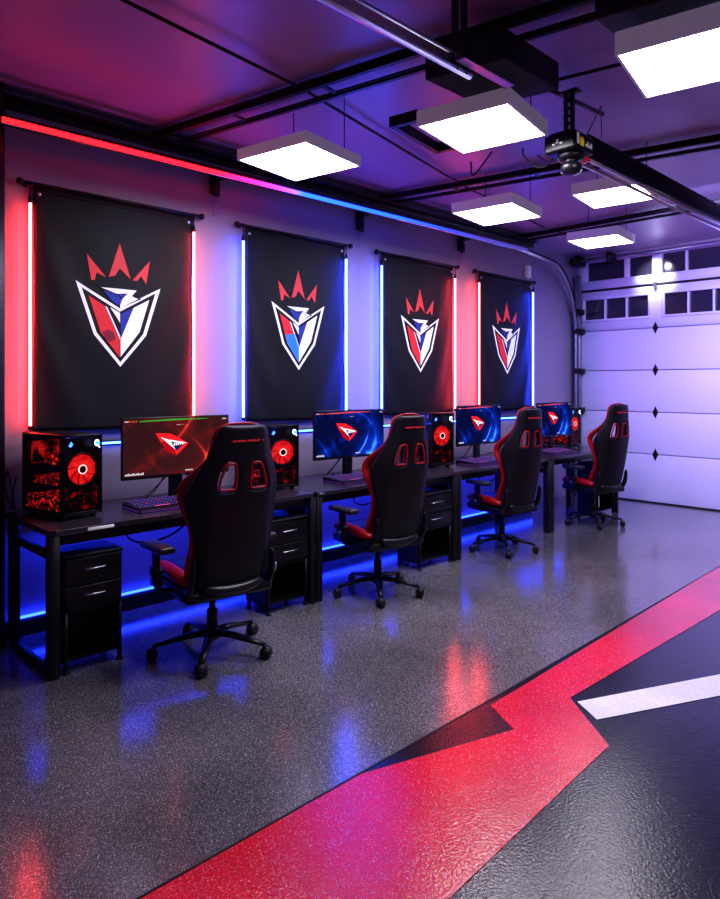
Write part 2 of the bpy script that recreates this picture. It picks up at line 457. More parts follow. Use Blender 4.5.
# ------------------------------------------------------------------ door tracks
tb = thing('torsion_bar', 'horizontal steel torsion bar above the door windows, below the ceiling', 'bar', (0, 8.30, 3.11))
b = MB(); b.tube([(-.15, 0, 0), (5.0, 0, 0)], .018, 10); b.build('shaft', M['chrome'], tb)
for x in (-.12, .30, 1.9, 3.5):
    b = MB(); b.box(x-.015, -.03, -.05, x+.015, .20, .07, .004, 1); b.build('mounting_plate', M['black_metal'], tb)
b = MB(); b.lathe([(.02, -.03), (.06, -.028), (.055, 0), (.06, .028), (.02, .03)], 18, (-.16, 0, 0), 'X'); b.build('cable_drum', M['dark_metal'], tb)
# left track: vertical, then curved, then running along the wall with the LED on its face
TX = .15; TZ = 2.985
def arc(cx_y, cz, r, a0, a1, n): return [(cx_y + r*math.cos(a0+(a1-a0)*k/n), cz + r*math.sin(a0+(a1-a0)*k/n)) for k in range(n+1)]
tr = thing('door_track', 'long ceiling-level garage door track along the left wall, curving down beside the door', 'track')
path = [(1.2, TZ), (7.10, TZ)] + arc(7.35, TZ-.95, .95, PI/2, 0, 14)[0:] + [(8.33, .02)]
def xtrack(y):  # the track drifts out to the jamb as it nears the door
    return TX if y < 6.4 else TX - (y-6.4)/(8.33-6.4)*.31
pp = [(xtrack(y), y, z) for y, z in [(1.2, TZ-.026), (3.4, TZ), (5, TZ), (6.4, TZ)] + arc(7.45, TZ-.88, .88, PI/2, 0, 14) + [(8.33, 1.4), (8.33, .03)]]
b = MB()
b.tube(pp, .022, 8, flat=(.9, 1.2)); b.build('rail', M['steel'], tr)
b = MB(); b.tube([(p[0]+.012, p[1]+.02, p[2]+.022) for p in pp], .012, 6); b.build('rail_lip', M['dark_metal'], tr)
b = MB(); b.box(-.205, 8.44, .02, -.165, 8.50, 2.95, .003, 1); b.box(-.205, 8.40, .02, -.198, 8.50, 2.95); b.build('jamb_angle', M['steel'], tr)
for z in (.6, 1.14, 1.66, 2.19, 2.45):
    b = MB(); b.box(-.17, 8.30, z-.035, -.12, 8.52, z+.035, .004, 1); b.tube([(-.17, 8.36, z), (-.06, 8.36, z)], .022, 10)
    b.build('roller_bracket', M['black_metal'], tr)
b = MB(); b.box(TX+.022, 1.2, TZ-.016, TX+.030, 6.6, TZ+.014); led = b.build('led_strip', M['rail_led'])
for v in led.data.vertices: v.co.z -= max(0, 3.4-v.co.y)/2.2*.026
tag(led, 'LED strip on the wall-side ceiling track fading from red to blue', 'light strip')
for y, z1 in ((2.66, 2.84), (4.13, 2.82), (5.58, 2.83)):
    k = thing('track_bracket', {2.66: 'black hanging bracket under the track, left of the second banner', 4.13: 'black hanging bracket under the track, between the second and third banners', 5.58: 'black hanging bracket under the track, between the third and fourth banners'}[y], 'bracket', (0, y, 0), 0, None)
    b = MB(); b.box(0, -.03, z1+.02, .05, .03, 3.0, .004, 1); b.box(.0, -.035, 2.955, .13, .035, 2.972, .003, 1); b.box(.03, -.026, z1, .062, .026, z1+.10, .005, 1)
    b.build('plate', M['black_metal'], k)
    b = MB(); b.tube([(.03, .0, z1), (.022, 0, z1-.13)], .0035, 6); b.lathe([(.001, 0), (.008, .002), (.008, .010), (.001, .012)], 8, (.022, 0, z1-.137)); b.build('wire', M['steel'], k)
# conduit end fitting on the wall corner
b = MB(); b.box(.0, 6.82, 2.72, .04, 6.90, 2.86, .006, 2); b.tube([(.02, 6.86, 2.72), (.02, 6.86, 2.60)], .004, 6)
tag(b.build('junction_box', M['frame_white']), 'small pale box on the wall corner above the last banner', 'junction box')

# steel angle where wall meets ceiling
b = MB(); b.box(0.0, 1.235, 3.085, .045, 6.95, 3.145, .003, 1); b.box(.0, 1.235, 3.13, .10, 6.95, 3.145, .003, 1)
for k in range(11): b.lathe([(.001, 0), (.010, 0), (.010, .008), (.001, .008)], 8, (.045, 1.5+.5*k, 3.115), 'X')
tag(b.build('ceiling_beam', M['black_metal']), 'black steel angle running along the top of the left wall', 'beam')

# ceiling rails in pairs, slightly skewed as hung
def rail_beam(p, q, z, w, h, label, sub=True):
    p, q = Vector(p), Vector(q); d = (q-p); L = d.length; ang = math.atan2(d.y, d.x)
    t = thing('ceiling_rail', label, 'ceiling rail', (p.x, p.y, z), ang, None)
    b = MB(); b.box(0, -.040, .02, L, -.012, h+.02); b.box(0, -.06, h+.01, L, .0, h+.02); b.build('beam', M['black_metal'], t)
    b = MB(); b.box(0, .12, .02, L, .145, h); b.box(0, .10, h-.01, L, .165, h); b.build('beam', M['dark_metal'], t)
    n = int(L/.7)
    for k in range(1, n):
        b = MB(); b.box(.7*k-.012, -.05, h-.012, .7*k+.012, .16, h-.002); b.build('cross_tie', M['dark_metal'], t)
    return t
rail_beam((.05, 2.21), (2.92, 2.77), 3.11, .1, .04, 'nearest pair of black rails hung under the ceiling, ending beside the big light panel')
rail_beam((.05, 4.39), (5.2, 5.5), 3.11, .1, .04, 'middle pair of black rails crossing under the ceiling behind the opener')
rail_beam((-.2, 6.66), (5.2, 6.62), 3.11, .1, .04, 'farthest pair of black rails under the ceiling, close to the door')
# ceiling seams / conduits
def rod(pts, r, label, mat='black_metal', name='conduit', cat='conduit'):
    b = MB(); b.tube(pts, r, 8); return tag(b.build(name, M[mat]), label, cat)
rod([(1.46, 1.15, 3.15), (1.30, 2.4, 3.155), (.80, 4.55, 3.16), (.45, 6.5, 3.165)], .009, 'thin black conduit crossing the purple ceiling above the left desks')
rod([(1.92, 3.25, 3.15), (2.36, 3.35, 3.15), (2.75, 3.436, 3.15)], .010, 'short black rod fixed across the ceiling above the opener')
rod([(2.3, 3.2, 3.115), (2.36, 3.9, 3.115)], .012, 'angled mounting bar holding the opener bracket to the ceiling')
rod(sm([(1.2, 4.15, 3.16), (1.24, 4.10, 3.06), (1.30, 4.05, 3.02), (1.38, 4.05, 3.08), (1.42, 4.1, 3.17)]), .006, 'loose black cable hanging near the ceiling by the second light', 'cable', 'cable', 'cable')
# junction gadget at the conduit's near end
b = MB(); b.box(1.40, 1.07, 3.12, 1.50, 1.16, 3.19, .01, 2); b.lathe([(.001, 0), (.03, .0), (.035, .02), (.02, .035)], 12, (1.45, 1.12, 3.09)); b.tube([(1.36, 1.10, 3.13), (1.40, 1.1, 3.14)], .015, 8)
tag(b.build('sensor_box', M['black_metal']), 'black ceiling junction fitting at the near end of the conduit', 'junction box')

# short track of the other door side
t2 = thing('door_track', 'bright steel door track section hanging above the front light panel', 'track')
b = MB(); b.box(2.525, .4, 2.785, 2.533, 2.33, 2.85); b.tube([(2.53, .4, 2.79), (2.53, 2.33, 2.79)], .016, 8); b.tube([(2.53, .4, 2.846), (2.53, 2.33, 2.846)], .010, 8)
b.build('rail', M['chrome'], t2)
b = MB(); b.box(2.55, 2.20, 2.80, 2.557, 2.56, 2.84); b.box(2.55, 2.20, 2.80, 2.60, 2.56, 2.806)
for k in range(5): b.lathe([(.001, 0), (.010, 0), (.010, .003), (.001, .003)], 8, (2.557, 2.32+.05*k, 2.82), 'X')
b.build('slotted_angle', M['steel'], t2)
for dy in (0, .06):
    b = MB(); b.box(2.515, 2.22+dy, 2.78, 2.545, 2.234+dy, 3.12, .002, 1); b.build('hanger', M['dark_metal'], t2)

# ------------------------------------------------------------------ opener
op = thing('garage_door_opener', 'black garage door opener hung from the ceiling with its long rail', 'door opener', (2.42, 3.40, 2.74))
b = MB(); b.box(-.15, -.13, .0, .10, .15, .135, .02, 3); b.box(-.12, -.11, .13, .06, .12, .15, .008, 2); b.tube([(-.15, .0, .07), (-.19, .0, .07)], .045, 14); b.build('motor_housing', M['plastic'], op)
b = MB()
b.box(.1005, -.105, .035, .104, -.075, .115); b.build('label_plate', M['white_label'], op)
b = MB(); b.prism([(-.055, .03), (-.01, .03), (.0, .07), (-.02, .10), (-.035, .075), (-.05, .095), (-.06, .06)], .1005, .104, 'YZ'); b.build('warning_label', M['yellow_label'], op)
b = MB()
for k in range(4): b.box(.1005, .02+.026*k, .04, .104, .04+.026*k, .058+.02*(k % 2)); 
b.build('label_text', M['white_label'], op)
b = MB()
for k in range(3): b.box(-.08+.03*k, -.134, .05+.01*(k % 2), -.06+.03*k, -.1305, .062+.01*(k % 2))
b.box(-.05, -.134, .08, -.03, -.1305, .088); b.build('maker_mark', M['white_label'], op)
b = MB(); b.lathe([(.02, -.055), (.085, -.05), (.10, -.02), (.095, .0), (.07, .005), (.02, .005)], 20, (.0, -.0, .0)); b.build('lower_cover', M['black_metal'], op)
b = MB(); b.lathe([(.03, -.155), (.06, -.15), (.075, -.13), (.078, -.10), (.07, -.08), (.03, -.075)], 20, (.01, -.02, .0)); b.tube([(.01, -.02, -.08), (.01, -.02, -.04)], .05, 12); b.build('lamp_housing', M['leather_b'], op)
b = MB(); b.box(.02, .03, -.05, .09, .13, -.02, .006, 2); b.build('red_cover', pmat('red_plastic', (.4, .01, .02), .3, emis=(1, .05, .05), estr=.08), op)
b = MB()
b.box(-.05, -.02, .13, -.035, .03, .47, .002, 1); b.box(.0, -.02, .13, .015, .03, .47, .002, 1)
for k in range(5): b.box(-.05, -.025, .16+.055*k, .015, -.018, .18+.055*k)
b.box(-.09, -.04, .455, .06, .05, .47, .003, 1); b.box(-.07, -.04, .125, .04, .05, .145, .004, 1); b.build('bracket', M['black_metal'], op)
b = MB(); b.tube([(.02, .16, .14), (.06, .35, .44)], .004, 6); b.tube([(.06, .35, .44), (.06, .36, .19)], .003, 6); b.build('stay_wire', M['cable'], op)
b = MB(); b.tube(sm([(-.14, .0, .03), (-.22, .02, -.03), (-.30, .0, -.02), (-.36, -.06, .06), (-.36, -.08, .12)]), .006, 6); b.tube(sm([(-.15, .03, .05), (-.24, .1, .02), (-.32, .06, .09)]), .005, 6); b.build('power_cable', M['cable'], op)
b = MB(); b.box(-.03, .15, .02, .03, 5.05, .145, .004, 1); b.build('beam', M['dark_metal'], op)
b = MB(); b.tube([(-.02, .10, -.012), (-.02, 5.05, -.012)], .011, 8); b.tube([(.03, .10, -.004), (.03, 5.05, -.004)], .011, 8); b.build('rail', M['chrome'], op)
for ch in op.children:
    if ch.name.split('.')[0] not in ('beam', 'rail'): ch.scale = (.74, .74, .74)
# black ceiling enclosure boxes
def duct(corners, z0, z1, label):
    b = MB(); b.prism(corners, z0, z1, 'XY'); 
    o = b.build('ceiling_box', M['dark_metal']); bv = o.modifiers.new('b', 'BEVEL'); bv.width = .006
    tag(o, label, 'ceiling box')
duct([(2.17, 2.46), (2.56, 2.55), (2.56, 3.02), (2.18, 2.93)], 2.93, 3.07, 'flat black steel box between the ceiling and the front light panel')
duct([(2.95, 2.60), (3.75, 2.78), (3.75, 3.35), (2.95, 3.15)], 2.97, 3.14, 'large black steel box above the light panel at the top right')

# ------------------------------------------------------------------ light panels
def light(cx, cy, s1, s2, ang, z, label, tray=False, fh=.075):
    t = thing('ceiling_light', label, 'ceiling light', (cx, cy, z), ang, 'square light panels on the ceiling')
    b = MB(); a, c2 = s1/2, s2/2; w = .012
    for q in ((-a-w, -c2-w, a+w, -c2), (-a-w, c2, a+w, c2+w), (-a-w, -c2, -a, c2), (a, -c2, a+w, c2)): b.box(q[0], q[1], -.003, q[2], q[3], fh)
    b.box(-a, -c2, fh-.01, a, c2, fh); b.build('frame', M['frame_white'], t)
    b = MB(); b.quad((-a, -c2, .001), (a, -c2, .001), (a, c2, .001), (-a, c2, .001)); b.build('diffuser', M['panel'], t)
    for sx in (-1, 1):
        b = MB(); b.tube([(sx*a*.8, c2*.7, fh), (sx*a*.8, c2*.7, CZ-z-.005)], .003, 6); b.build('hanging_wire', M['cable'], t)
    if tray:
        b = MB(); b.box(-a-.16, -c2-.01, fh-.045, -a-.012, -c2+.02, fh+.01); b.box(-a-.16, c2-.02, fh-.045, -a-.012, c2+.01, fh+.01); b.box(-a-.18, -c2-.01, fh-.045, -a-.15, c2+.01, fh+.01)
        b.build('side_tray', M['dark_metal'], t)
    return t
Lz = 2.8
light(1.135, 2.545, .50, .49, R(10), Lz, 'square ceiling light panel in front, above the first two banners', fh=.06)
light(2.195, 2.90, .475, .485, R(10), Lz, 'square ceiling light panel under the black steel box beside the opener', True)
light(3.235, 2.90, .475, .48, R(10), Lz, 'largest-looking light panel, cut off at the top right beside the big box', fh=.09)
light(1.25, 4.42, .48, .51, R(8), Lz, 'ceiling light panel above the third workstation, second along the left row')
light(2.117, 4.58, .43, .44, R(8), Lz, 'ceiling light panel behind the opener motor, left of its rail')
light(1.354, 5.94, .44, .44, R(6), Lz, 'farthest ceiling light panel, nearest the garage door windows')

# ------------------------------------------------------------------ banners, rods, neon tubes
crest = {
'crownL': [(-0.217, 0.3), (-0.093, 0.165), (-0.155, 0.189), (-0.165, 0.143), (-0.188, 0.138)],
'crownC': [(-0.003, 0.397), (0.071, 0.168), (-0.003, 0.233), (-0.034, 0.182), (-0.078, 0.169)],
'crownR': [(0.208, 0.306), (0.182, 0.147), (0.145, 0.199), (0.116, 0.163), (0.084, 0.165)],
'red': [(-0.206, 0.040), (-0.104, -0.016), (-0.006, -0.225), (-0.006, -0.343), (-0.131, -0.189)],
'whiteR': [(0.090, -0.016), (0.204, 0.047), (0.132, -0.171), (-0.001, -0.339), (-0.001, -0.225)],
'blueR': [(0.001, -0.062), (0.084, -0.018), (0.022, -0.165), (0.001, -0.205)],
'sliver': [(-0.100, -0.018), (-0.087, -0.024), (-0.003, -0.205), (-0.003, -0.228)],
'beakW': [(-0.131, 0.099), (0.112, 0.1), (0.067, 0.049), (0.124, 0.045), (-0.003, -0.022), (-0.001, 0.022), (0.044, 0.074), (-0.025, 0.066)],
'beakB': [(-0.112, 0.081), (-0.025, 0.060), (0.040, 0.070), (-0.003, 0.022), (-0.005, -0.018), (-0.058, 0.017)],
'innerW': [(-0.070, -0.022), (-0.003, -0.055), (-0.003, -0.121), (-0.027, -0.082)],
}
ringO = [(-0.287, 0.127), (-0.005, -0.025), (0.288, 0.131), (0.178, -0.194), (-0.003, -0.402), (-0.176, -0.202)]
ringI = [(-0.250, 0.088), (-0.005, -0.047), (0.250, 0.096), (0.157, -0.184), (-0.003, -0.372), (-0.157, -0.190)]
BZ0, BZ1 = 1.21, 2.66
def cloth_x(y, z, w, seed):
    """bulge of the hanging cloth, y from the centre"""
    s = (BZ1-z)/(BZ1-BZ0); u = y/(w/2)
    v = .016*s*math.cos(u*PI/2)
    # slack folds hanging between the two top corners
    d = s - .55*(1-u*u)
    v += .0055*math.sin(15*d+seed)*(.15+.85*abs(u))*min(1, s*3)
    for sg in (-1, 1):
        e = (1-sg*u)
        v += .010*math.sin(9*e*(1.15-.55*s)+seed+sg)*math.exp(-2.6*e)*(.4+s)
    v += .003*math.sin(4.4*u+4*s+seed)*s
    return max(v, -.004)
def draped(bm_polys, w, seed, off):
    bm = bmesh.new()
    for poly, mi in bm_polys:
        vs = [bm.verts.new((0, a, c+2.0)) for a, c in poly]
        try: f = bm.faces.new(vs)
        except ValueError: continue
        f.material_index = mi
    bmesh.ops.triangulate(bm, faces=bm.faces[:])
    for _ in range(2): bmesh.ops.subdivide_edges(bm, edges=bm.edges[:], cuts=1, use_grid_fill=True)
    bmesh.ops.triangulate(bm, faces=bm.faces[:])
    for v in bm.verts: v.co.x = cloth_x(v.co.y, v.co.z, w, seed) + off
    for f in bm.faces:
        f.smooth = True
        f.normal_update()
        if f.normal.x < 0: f.normal_flip()
    return bm
def banner(idx, y0, y1, labels, c_left, c_right):
    w = y1-y0-.03; yc = (y0+y1)/2; seed = idx*1.7; X0 = .045
    t = thing('banner', labels[0], 'banner', (X0, yc, 0), 0, 'black esports banners on the left wall')
    b = MB(); N, K = 44, 60; g = []
    for i in range(N+1):
        row = []
        for k in range(K+1):
            s = k/K; z = BZ1 - s*(BZ1-BZ0)
            u = -1+2*i/N
            nar = 1 - .022*math.sin(PI*min(1, s*1.1))
            y = u*w/2*nar
            zz = z - .010*s*math.cos(u*PI/2)
            row.append(b.bm.verts.new((cloth_x(y, z, w, seed), y, zz)))
        g.append(row)
    fs = [b.bm.faces.new((g[i][k], g[i+1][k], g[i+1][k+1], g[i][k+1])) for i in range(N) for k in range(K)]
    for f in fs: f.smooth = True
    o = b.build('cloth', M['cloth'], t, solid=.002)
    # hem
    b = MB(); b.box(-.006, -w/2, BZ1-.035, .010, w/2, BZ1-.028, .002, 1); b.build('hem', M['leather'], t)
    # eyelets
    for sg in (-1, 1):
        b = MB(); b.lathe([(.004, 0), (.011, .001), (.011, .004), (.004, .005)], 12, (.004, sg*(w/2-.035), BZ1-.045), 'X'); b.build('eyelet', M['chrome'], t)
    n = len(ringO); sx = w/1.06
    sc_ = lambda p: [(a*sx*.985, c) for a, c in p]
    ring = []
    for k in range(n):
        ring.append((sc_([ringO[k], ringO[(k+1) % n], ringI[(k+1) % n], ringI[k]]), 1))
    polys = ring + [(sc_(crest['red']), 0), (sc_(crest['whiteR']), 1), (sc_(crest['sliver']), 1), (sc_(crest['innerW']), 1)]
    if idx != 1: polys.append((sc_(crest['blueR']), 2))
    else: polys.append((sc_(crest['blueR']), 2))
    bm = draped(polys, w, seed, .0035)
    bb = MB(); bb.bm.free(); bb.bm = bm; bb.build('crest_shield', [M['print_red'], M['print_white'], M['print_blue']], t)
    bm = draped([(sc_([(-.15, .115), (.14, .110), (.10, .052), (-.003, -.022), (-.02, -.012)]), 3), (sc_([(.10, .052), (.15, .047), (.02, -.012), (-.003, -.022)]), 3)], w, seed, .0050)
    bb = MB(); bb.bm.free(); bb.bm = bm; bb.build('crest_ground', [M['cloth']]*4, t)
    bm = draped([(sc_([(-.131, .099), (.112, .100), (.067, .049), (.044, .074), (-.025, .066)]), 1), (sc_([(.067, .049), (.124, .045), (-.003, -.022), (-.001, .022), (.044, .070)]), 1),
                 (sc_([(-.112, .081), (-.022, .058), (.012, .034), (-.006, .020), (-.006, -.012), (-.058, .017)]), 2), (sc_([(-.015, .062), (.040, .068), (.018, .042)]), 2)], w, seed, .0065)
    bb = MB(); bb.bm.free(); bb.bm = bm; bb.build('crest_beak', [M['print_red'], M['print_white'], M['print_blue']], t)
    bm = draped([(sc_(q), 0) for q in ([(-.217, .300), (-.155, .189), (-.165, .143), (-.188, .138)], [(-.217, .300), (-.093, .165), (-.155, .189)], [(-.003, .397), (-.003, .233), (-.034, .182), (-.078, .169)], [(-.003, .397), (.071, .168), (-.003, .233)], [(.208, .306), (.182, .147), (.145, .199)], [(.208, .306), (.145, .199), (.116, .163), (.084, .165)])], w, seed, .0035)
    bb = MB(); bb.bm.free(); bb.bm = bm; bb.build('crest_crown', [M['print_redlit']], t)
    if idx == 1:
        bm = draped([(sc_([(-.148, -.125), (-.050, -.115), (-.004, -.225), (-.004, -.343), (-.131, -.189)]), 0)], w, seed, .0052)
        bb = MB(); bb.bm.free(); bb.bm = bm; bb.build('crest_patch', [M['print_skyblue']], t)
    if idx == 0:
        bm = draped([(sc_([(-.12, -.185), (-.085, -.165), (-.045, -.185), (-.035, -.225), (-.07, -.245), (-.105, -.225)]), 0)], w, seed, .0052)
        bb = MB(); bb.bm.free(); bb.bm = bm; bb.build('crest_patch', [M['print_plum']], t)
    # rod with ball ends and wall brackets
    r = thing('banner_rod', labels[1], 'curtain rod', (X0, yc, BZ1+.012))
    b = MB(); b.tube([(0, -w/2-.06, 0), (0, w/2+.06, 0)], .010, 10); b.build('pole', M['black_metal'], r)
    for sg in (-1, 1):
        b = MB(); b.lathe([(.001, -.02), (.014, -.017), (.021, -.006), (.021, .006), (.014, .017), (.001, .02)], 14, (0, sg*(w/2+.07), 0), 'Y'); b.build('finial', M['black_metal'], r)
        b = MB(); b.tube([(-.045, sg*(w/2+.03), 0), (0, sg*(w/2+.03), 0)], .009, 8); b.lathe([(.001, 0), (.020, .0), (.018, .006), (.001, .006)], 12, (-.045, sg*(w/2+.03), 0), 'X')
        b.lathe([(.001, 0), (.008, .001), (.008, .006), (.001, .007)], 10, (.008, sg*(w/2+.03), 0), 'X'); b.build('wall_mount', M['chrome'] if False else M['dark_metal'], r)
    for sg, colr, lab in ((-1, c_left, labels[2]), (1, c_right, labels[3])):
        ty = sg*(y1-y0)/2
        q = thing('neon_tube', lab, 'light tube', (.078, yc+ty-.026*(sg > 0)-(.024 if idx else .010)*(sg < 0), 1.22), 0, 'vertical neon tubes at the banner edges')
        b = MB(); b.tube([(0, 0, .02), (0, 0, 1.325)], .008, 8); b.build('tube', M[colr+'_tube'], q)
        b = MB(); b.lathe([(.010, 0), (.011, .002), (.011, .02), (.010, .022)], 10, (0, 0, 0)); b.build('end_cap', M['black_metal'], q); b = MB(); b.lathe([(.011, 0), (.012, .002), (.012, .03), (.004, .05), (.004, .13)], 10, (0, 0, 1.325)); b.build('end_cap', M['black_metal'], q)
BN = [(1.39, 2.485), (2.895, 3.94), (4.375, 5.44), (5.845, 6.90)]
banner(0, *BN[0], ('largest black banner, nearest the camera, with a plum patch on its crest', 'black rod holding the nearest and largest banner', 'red neon tube at the far left, left edge of the nearest banner', 'red neon tube at the right edge of the nearest banner'), 'red', 'red')
banner(1, *BN[1], ('second black banner from the left, shield crest with a sky blue lower corner', 'black rod holding the second banner from the left', 'blue neon tube at the left edge of the second banner', 'blue neon tube at the right edge of the second banner'), 'blue', 'blue')
banner(2, *BN[2], ('third black banner from the left, between a blue and a red neon tube', 'black rod holding the third banner from the left', 'blue neon tube at the left edge of the third banner', 'red neon tube at the right edge of the third banner'), 'blue', 'red')
banner(3, *BN[3], ('fourth and smallest-looking black banner, nearest the garage door', 'black rod holding the farthest banner', 'red neon tube at the left edge of the farthest banner', 'blue neon tube at the right edge of the farthest banner'), 'red', 'blue')

# wall LED strips behind the desks
b = MB(); b.box(0.0, 1.56, 1.098, .012, 6.95, 1.122, .002, 1); o = b.build('led_channel', M['black_metal'])
tag(o, 'slim black channel fixed along the wall behind the monitors', 'light channel')
b = MB(); b.box(.012, 1.56, 1.102, .018, 6.95, 1.114); o = b.build('led_strip', M['blue_strip']); tag(o, 'blue LED strip on the wall just above desk height behind the monitors', 'light strip')
b = MB(); b.box(.018, 1.30, .110, .030, 6.95, .123); o = b.build('led_strip', M['blue_strip2']); tag(o, 'blue LED strip low on the wall above the baseboard, under the desks', 'light strip')

# ------------------------------------------------------------------ desks
DZ = .75
desks = [(1.245, 2.995), (3.0, 4.56), (4.565, 6.09), (6.095, 7.60)]
dl = ['black desk nearest the camera, at the left edge', 'second black desk from the left, under the blue-screen monitor', 'third black desk from the left, between second and third chairs', 'farthest black desk, nearest the garage door']
DX0, DX1 = .06, .765
for i, (y0, y1) in enumerate(desks):
    t = thing('desk', dl[i], 'desk', (0, y0, 0), 0, 'row of black gaming desks')
    w = y1-y0
    b = MB(); b.prism([(DX0, .0), (DX1-.03, 0), (DX1, .03), (DX1, w-.03), (DX1-.03, w), (DX0, w)] if i in (0, 2) else [(DX0 if i < 3 else -.14, 0), (DX1, 0), (DX1, w), (DX0 if i < 3 else -.14, w)], DZ-.03, DZ, 'XY')
    o = b.build('desktop', [M['desk']], t); bv = o.modifiers.new('b', 'BEVEL'); bv.width = .003; bv.segments = 2
    b = MB(); b.box(DX1-.06, .06, DZ-.085, DX1-.03, w-.06, DZ-.03, .003, 1); b.box(.10, .06, DZ-.085, .13, w-.06, DZ-.03, .003, 1); b.build('apron', M['black_metal'], t)
    for yy in ((0.0, .055), (w-.05, w)):
        b = MB(); b.box(DX1-.07, yy[0]+.002, .0, DX1-.005, yy[1]-.002, DZ-.03, .004, 1); b.build('leg', M['black_metal'], t)
        b = MB(); b.box(.12, yy[0]+.002, .0, .17, yy[1]-.002, DZ-.03, .004, 1); b.build('leg', M['black_metal'], t)
        b = MB(); b.box(.17, yy[0]+.01, .0, DX1-.07, yy[1]-.01, .04, .004, 1); 
        if i == 0 and yy[0] == 0: b.build('foot_rail', M['black_metal'], t); b = MB()
        else: b.bm.free(); b = MB()
        b.box(.17, yy[0]+.01, .595, DX1-.07, yy[1]-.01, .635, .004, 1); b.build('side_rail', M['black_metal'], t)
    if i < 2:
        b = MB()
        if i == 0: b.box(DX1-.002, .19, DZ-.024, DX1+.003, .33, DZ-.008, .002, 1)
        else: b.box(DX1-.002, .0+.02, DZ-.02, DX1+.003, .06, DZ-.008, .002, 1)
        b.build('edge_plate', M['white_label'] if i == 0 else M['steel'], t)
    b = MB(); pts = [(.70, .45, .70), (.62, .48, .62), (.60, .60, .57), (.62, .75, .60), (.68, .85, .69)]
    b.tube(sm(pts), .006, 6); b.build('loose_cable', M['cable'], t)

# drawer units
units = [(1.325, 1.635), (2.60, 2.935), (4.09, 4.50), (7.12, 7.53)]
ul = ['black two-drawer unit at the far left, under the nearest desk', 'black two-drawer unit just behind the nearest chair, beside the double desk legs', 'black two-drawer unit behind the second chair from the left', 'black two-drawer unit behind the farthest chair']
for i, (y0, y1) in enumerate(units):
    t = thing('drawer_unit', ul[i], 'drawers', (0, y0, 0), 0, 'black drawer units under the desks'); w = y1-y0
    fx = .745 if i else .735
    b = MB()
    bx = .50
    b.box(bx, 0, .588, fx+.01, w, .606, .003, 1)
    b.box(bx, 0, .30, fx-.01, .014, .59); b.box(bx, w-.014, .30, fx-.01, w, .59); b.box(bx, 0, .30, bx+.014, w, .59)
    b.box(bx, 0, .30, fx-.01, w, .316); b.build('cabinet_body', M['black_metal'], t)
    b = MB(); b.box(bx, .01, .05, bx+.01, w-.01, .30); b.box(bx, .012, .055, fx-.02, w-.012, .07); b.box(bx, .002, .05, fx-.03, .008, .30); b.box(bx, w-.008, .05, fx-.03, w-.002, .30); b.build('back_panel', M['black_metal'], t)
    for z0, z1 in ((.445, .583), (.322, .438)):
        b = MB(); b.box(fx-.014, .006, z0, fx+.006, w-.006, z1, .004, 2); d = b.build('drawer', M['dark_metal'] if False else M['plastic'], t)
        zc = (z0+z1)/2+.012
        b = MB(); b.tube([(fx+.006, w*.32, zc), (fx+.024, w*.34, zc), (fx+.024, w*.66, zc), (fx+.006, w*.68, zc)], .0042, 6); b.build('handle', M['steel'], d)
    for yy in (.012, w-.012):
        b = MB(); b.tube([(fx-.01, yy, .016), (fx-.01, yy, .31)], .012, 8); b.lathe([(.018, 0), (.020, .003), (.018, .014), (.010, .018)], 10, (fx-.01, yy, 0)); b.build('leg', M['black_metal'], t)
        b = MB(); b.tube([(bx+.02, yy, .0), (bx+.02, yy, .31)], .012, 8); b.build('leg', M['black_metal'], t)
    if i == 3:
        b = MB(); b.box(fx+.003, .006, .12, fx+.006, .018, .24); b.build('tag_strip', M['white_label'], t)

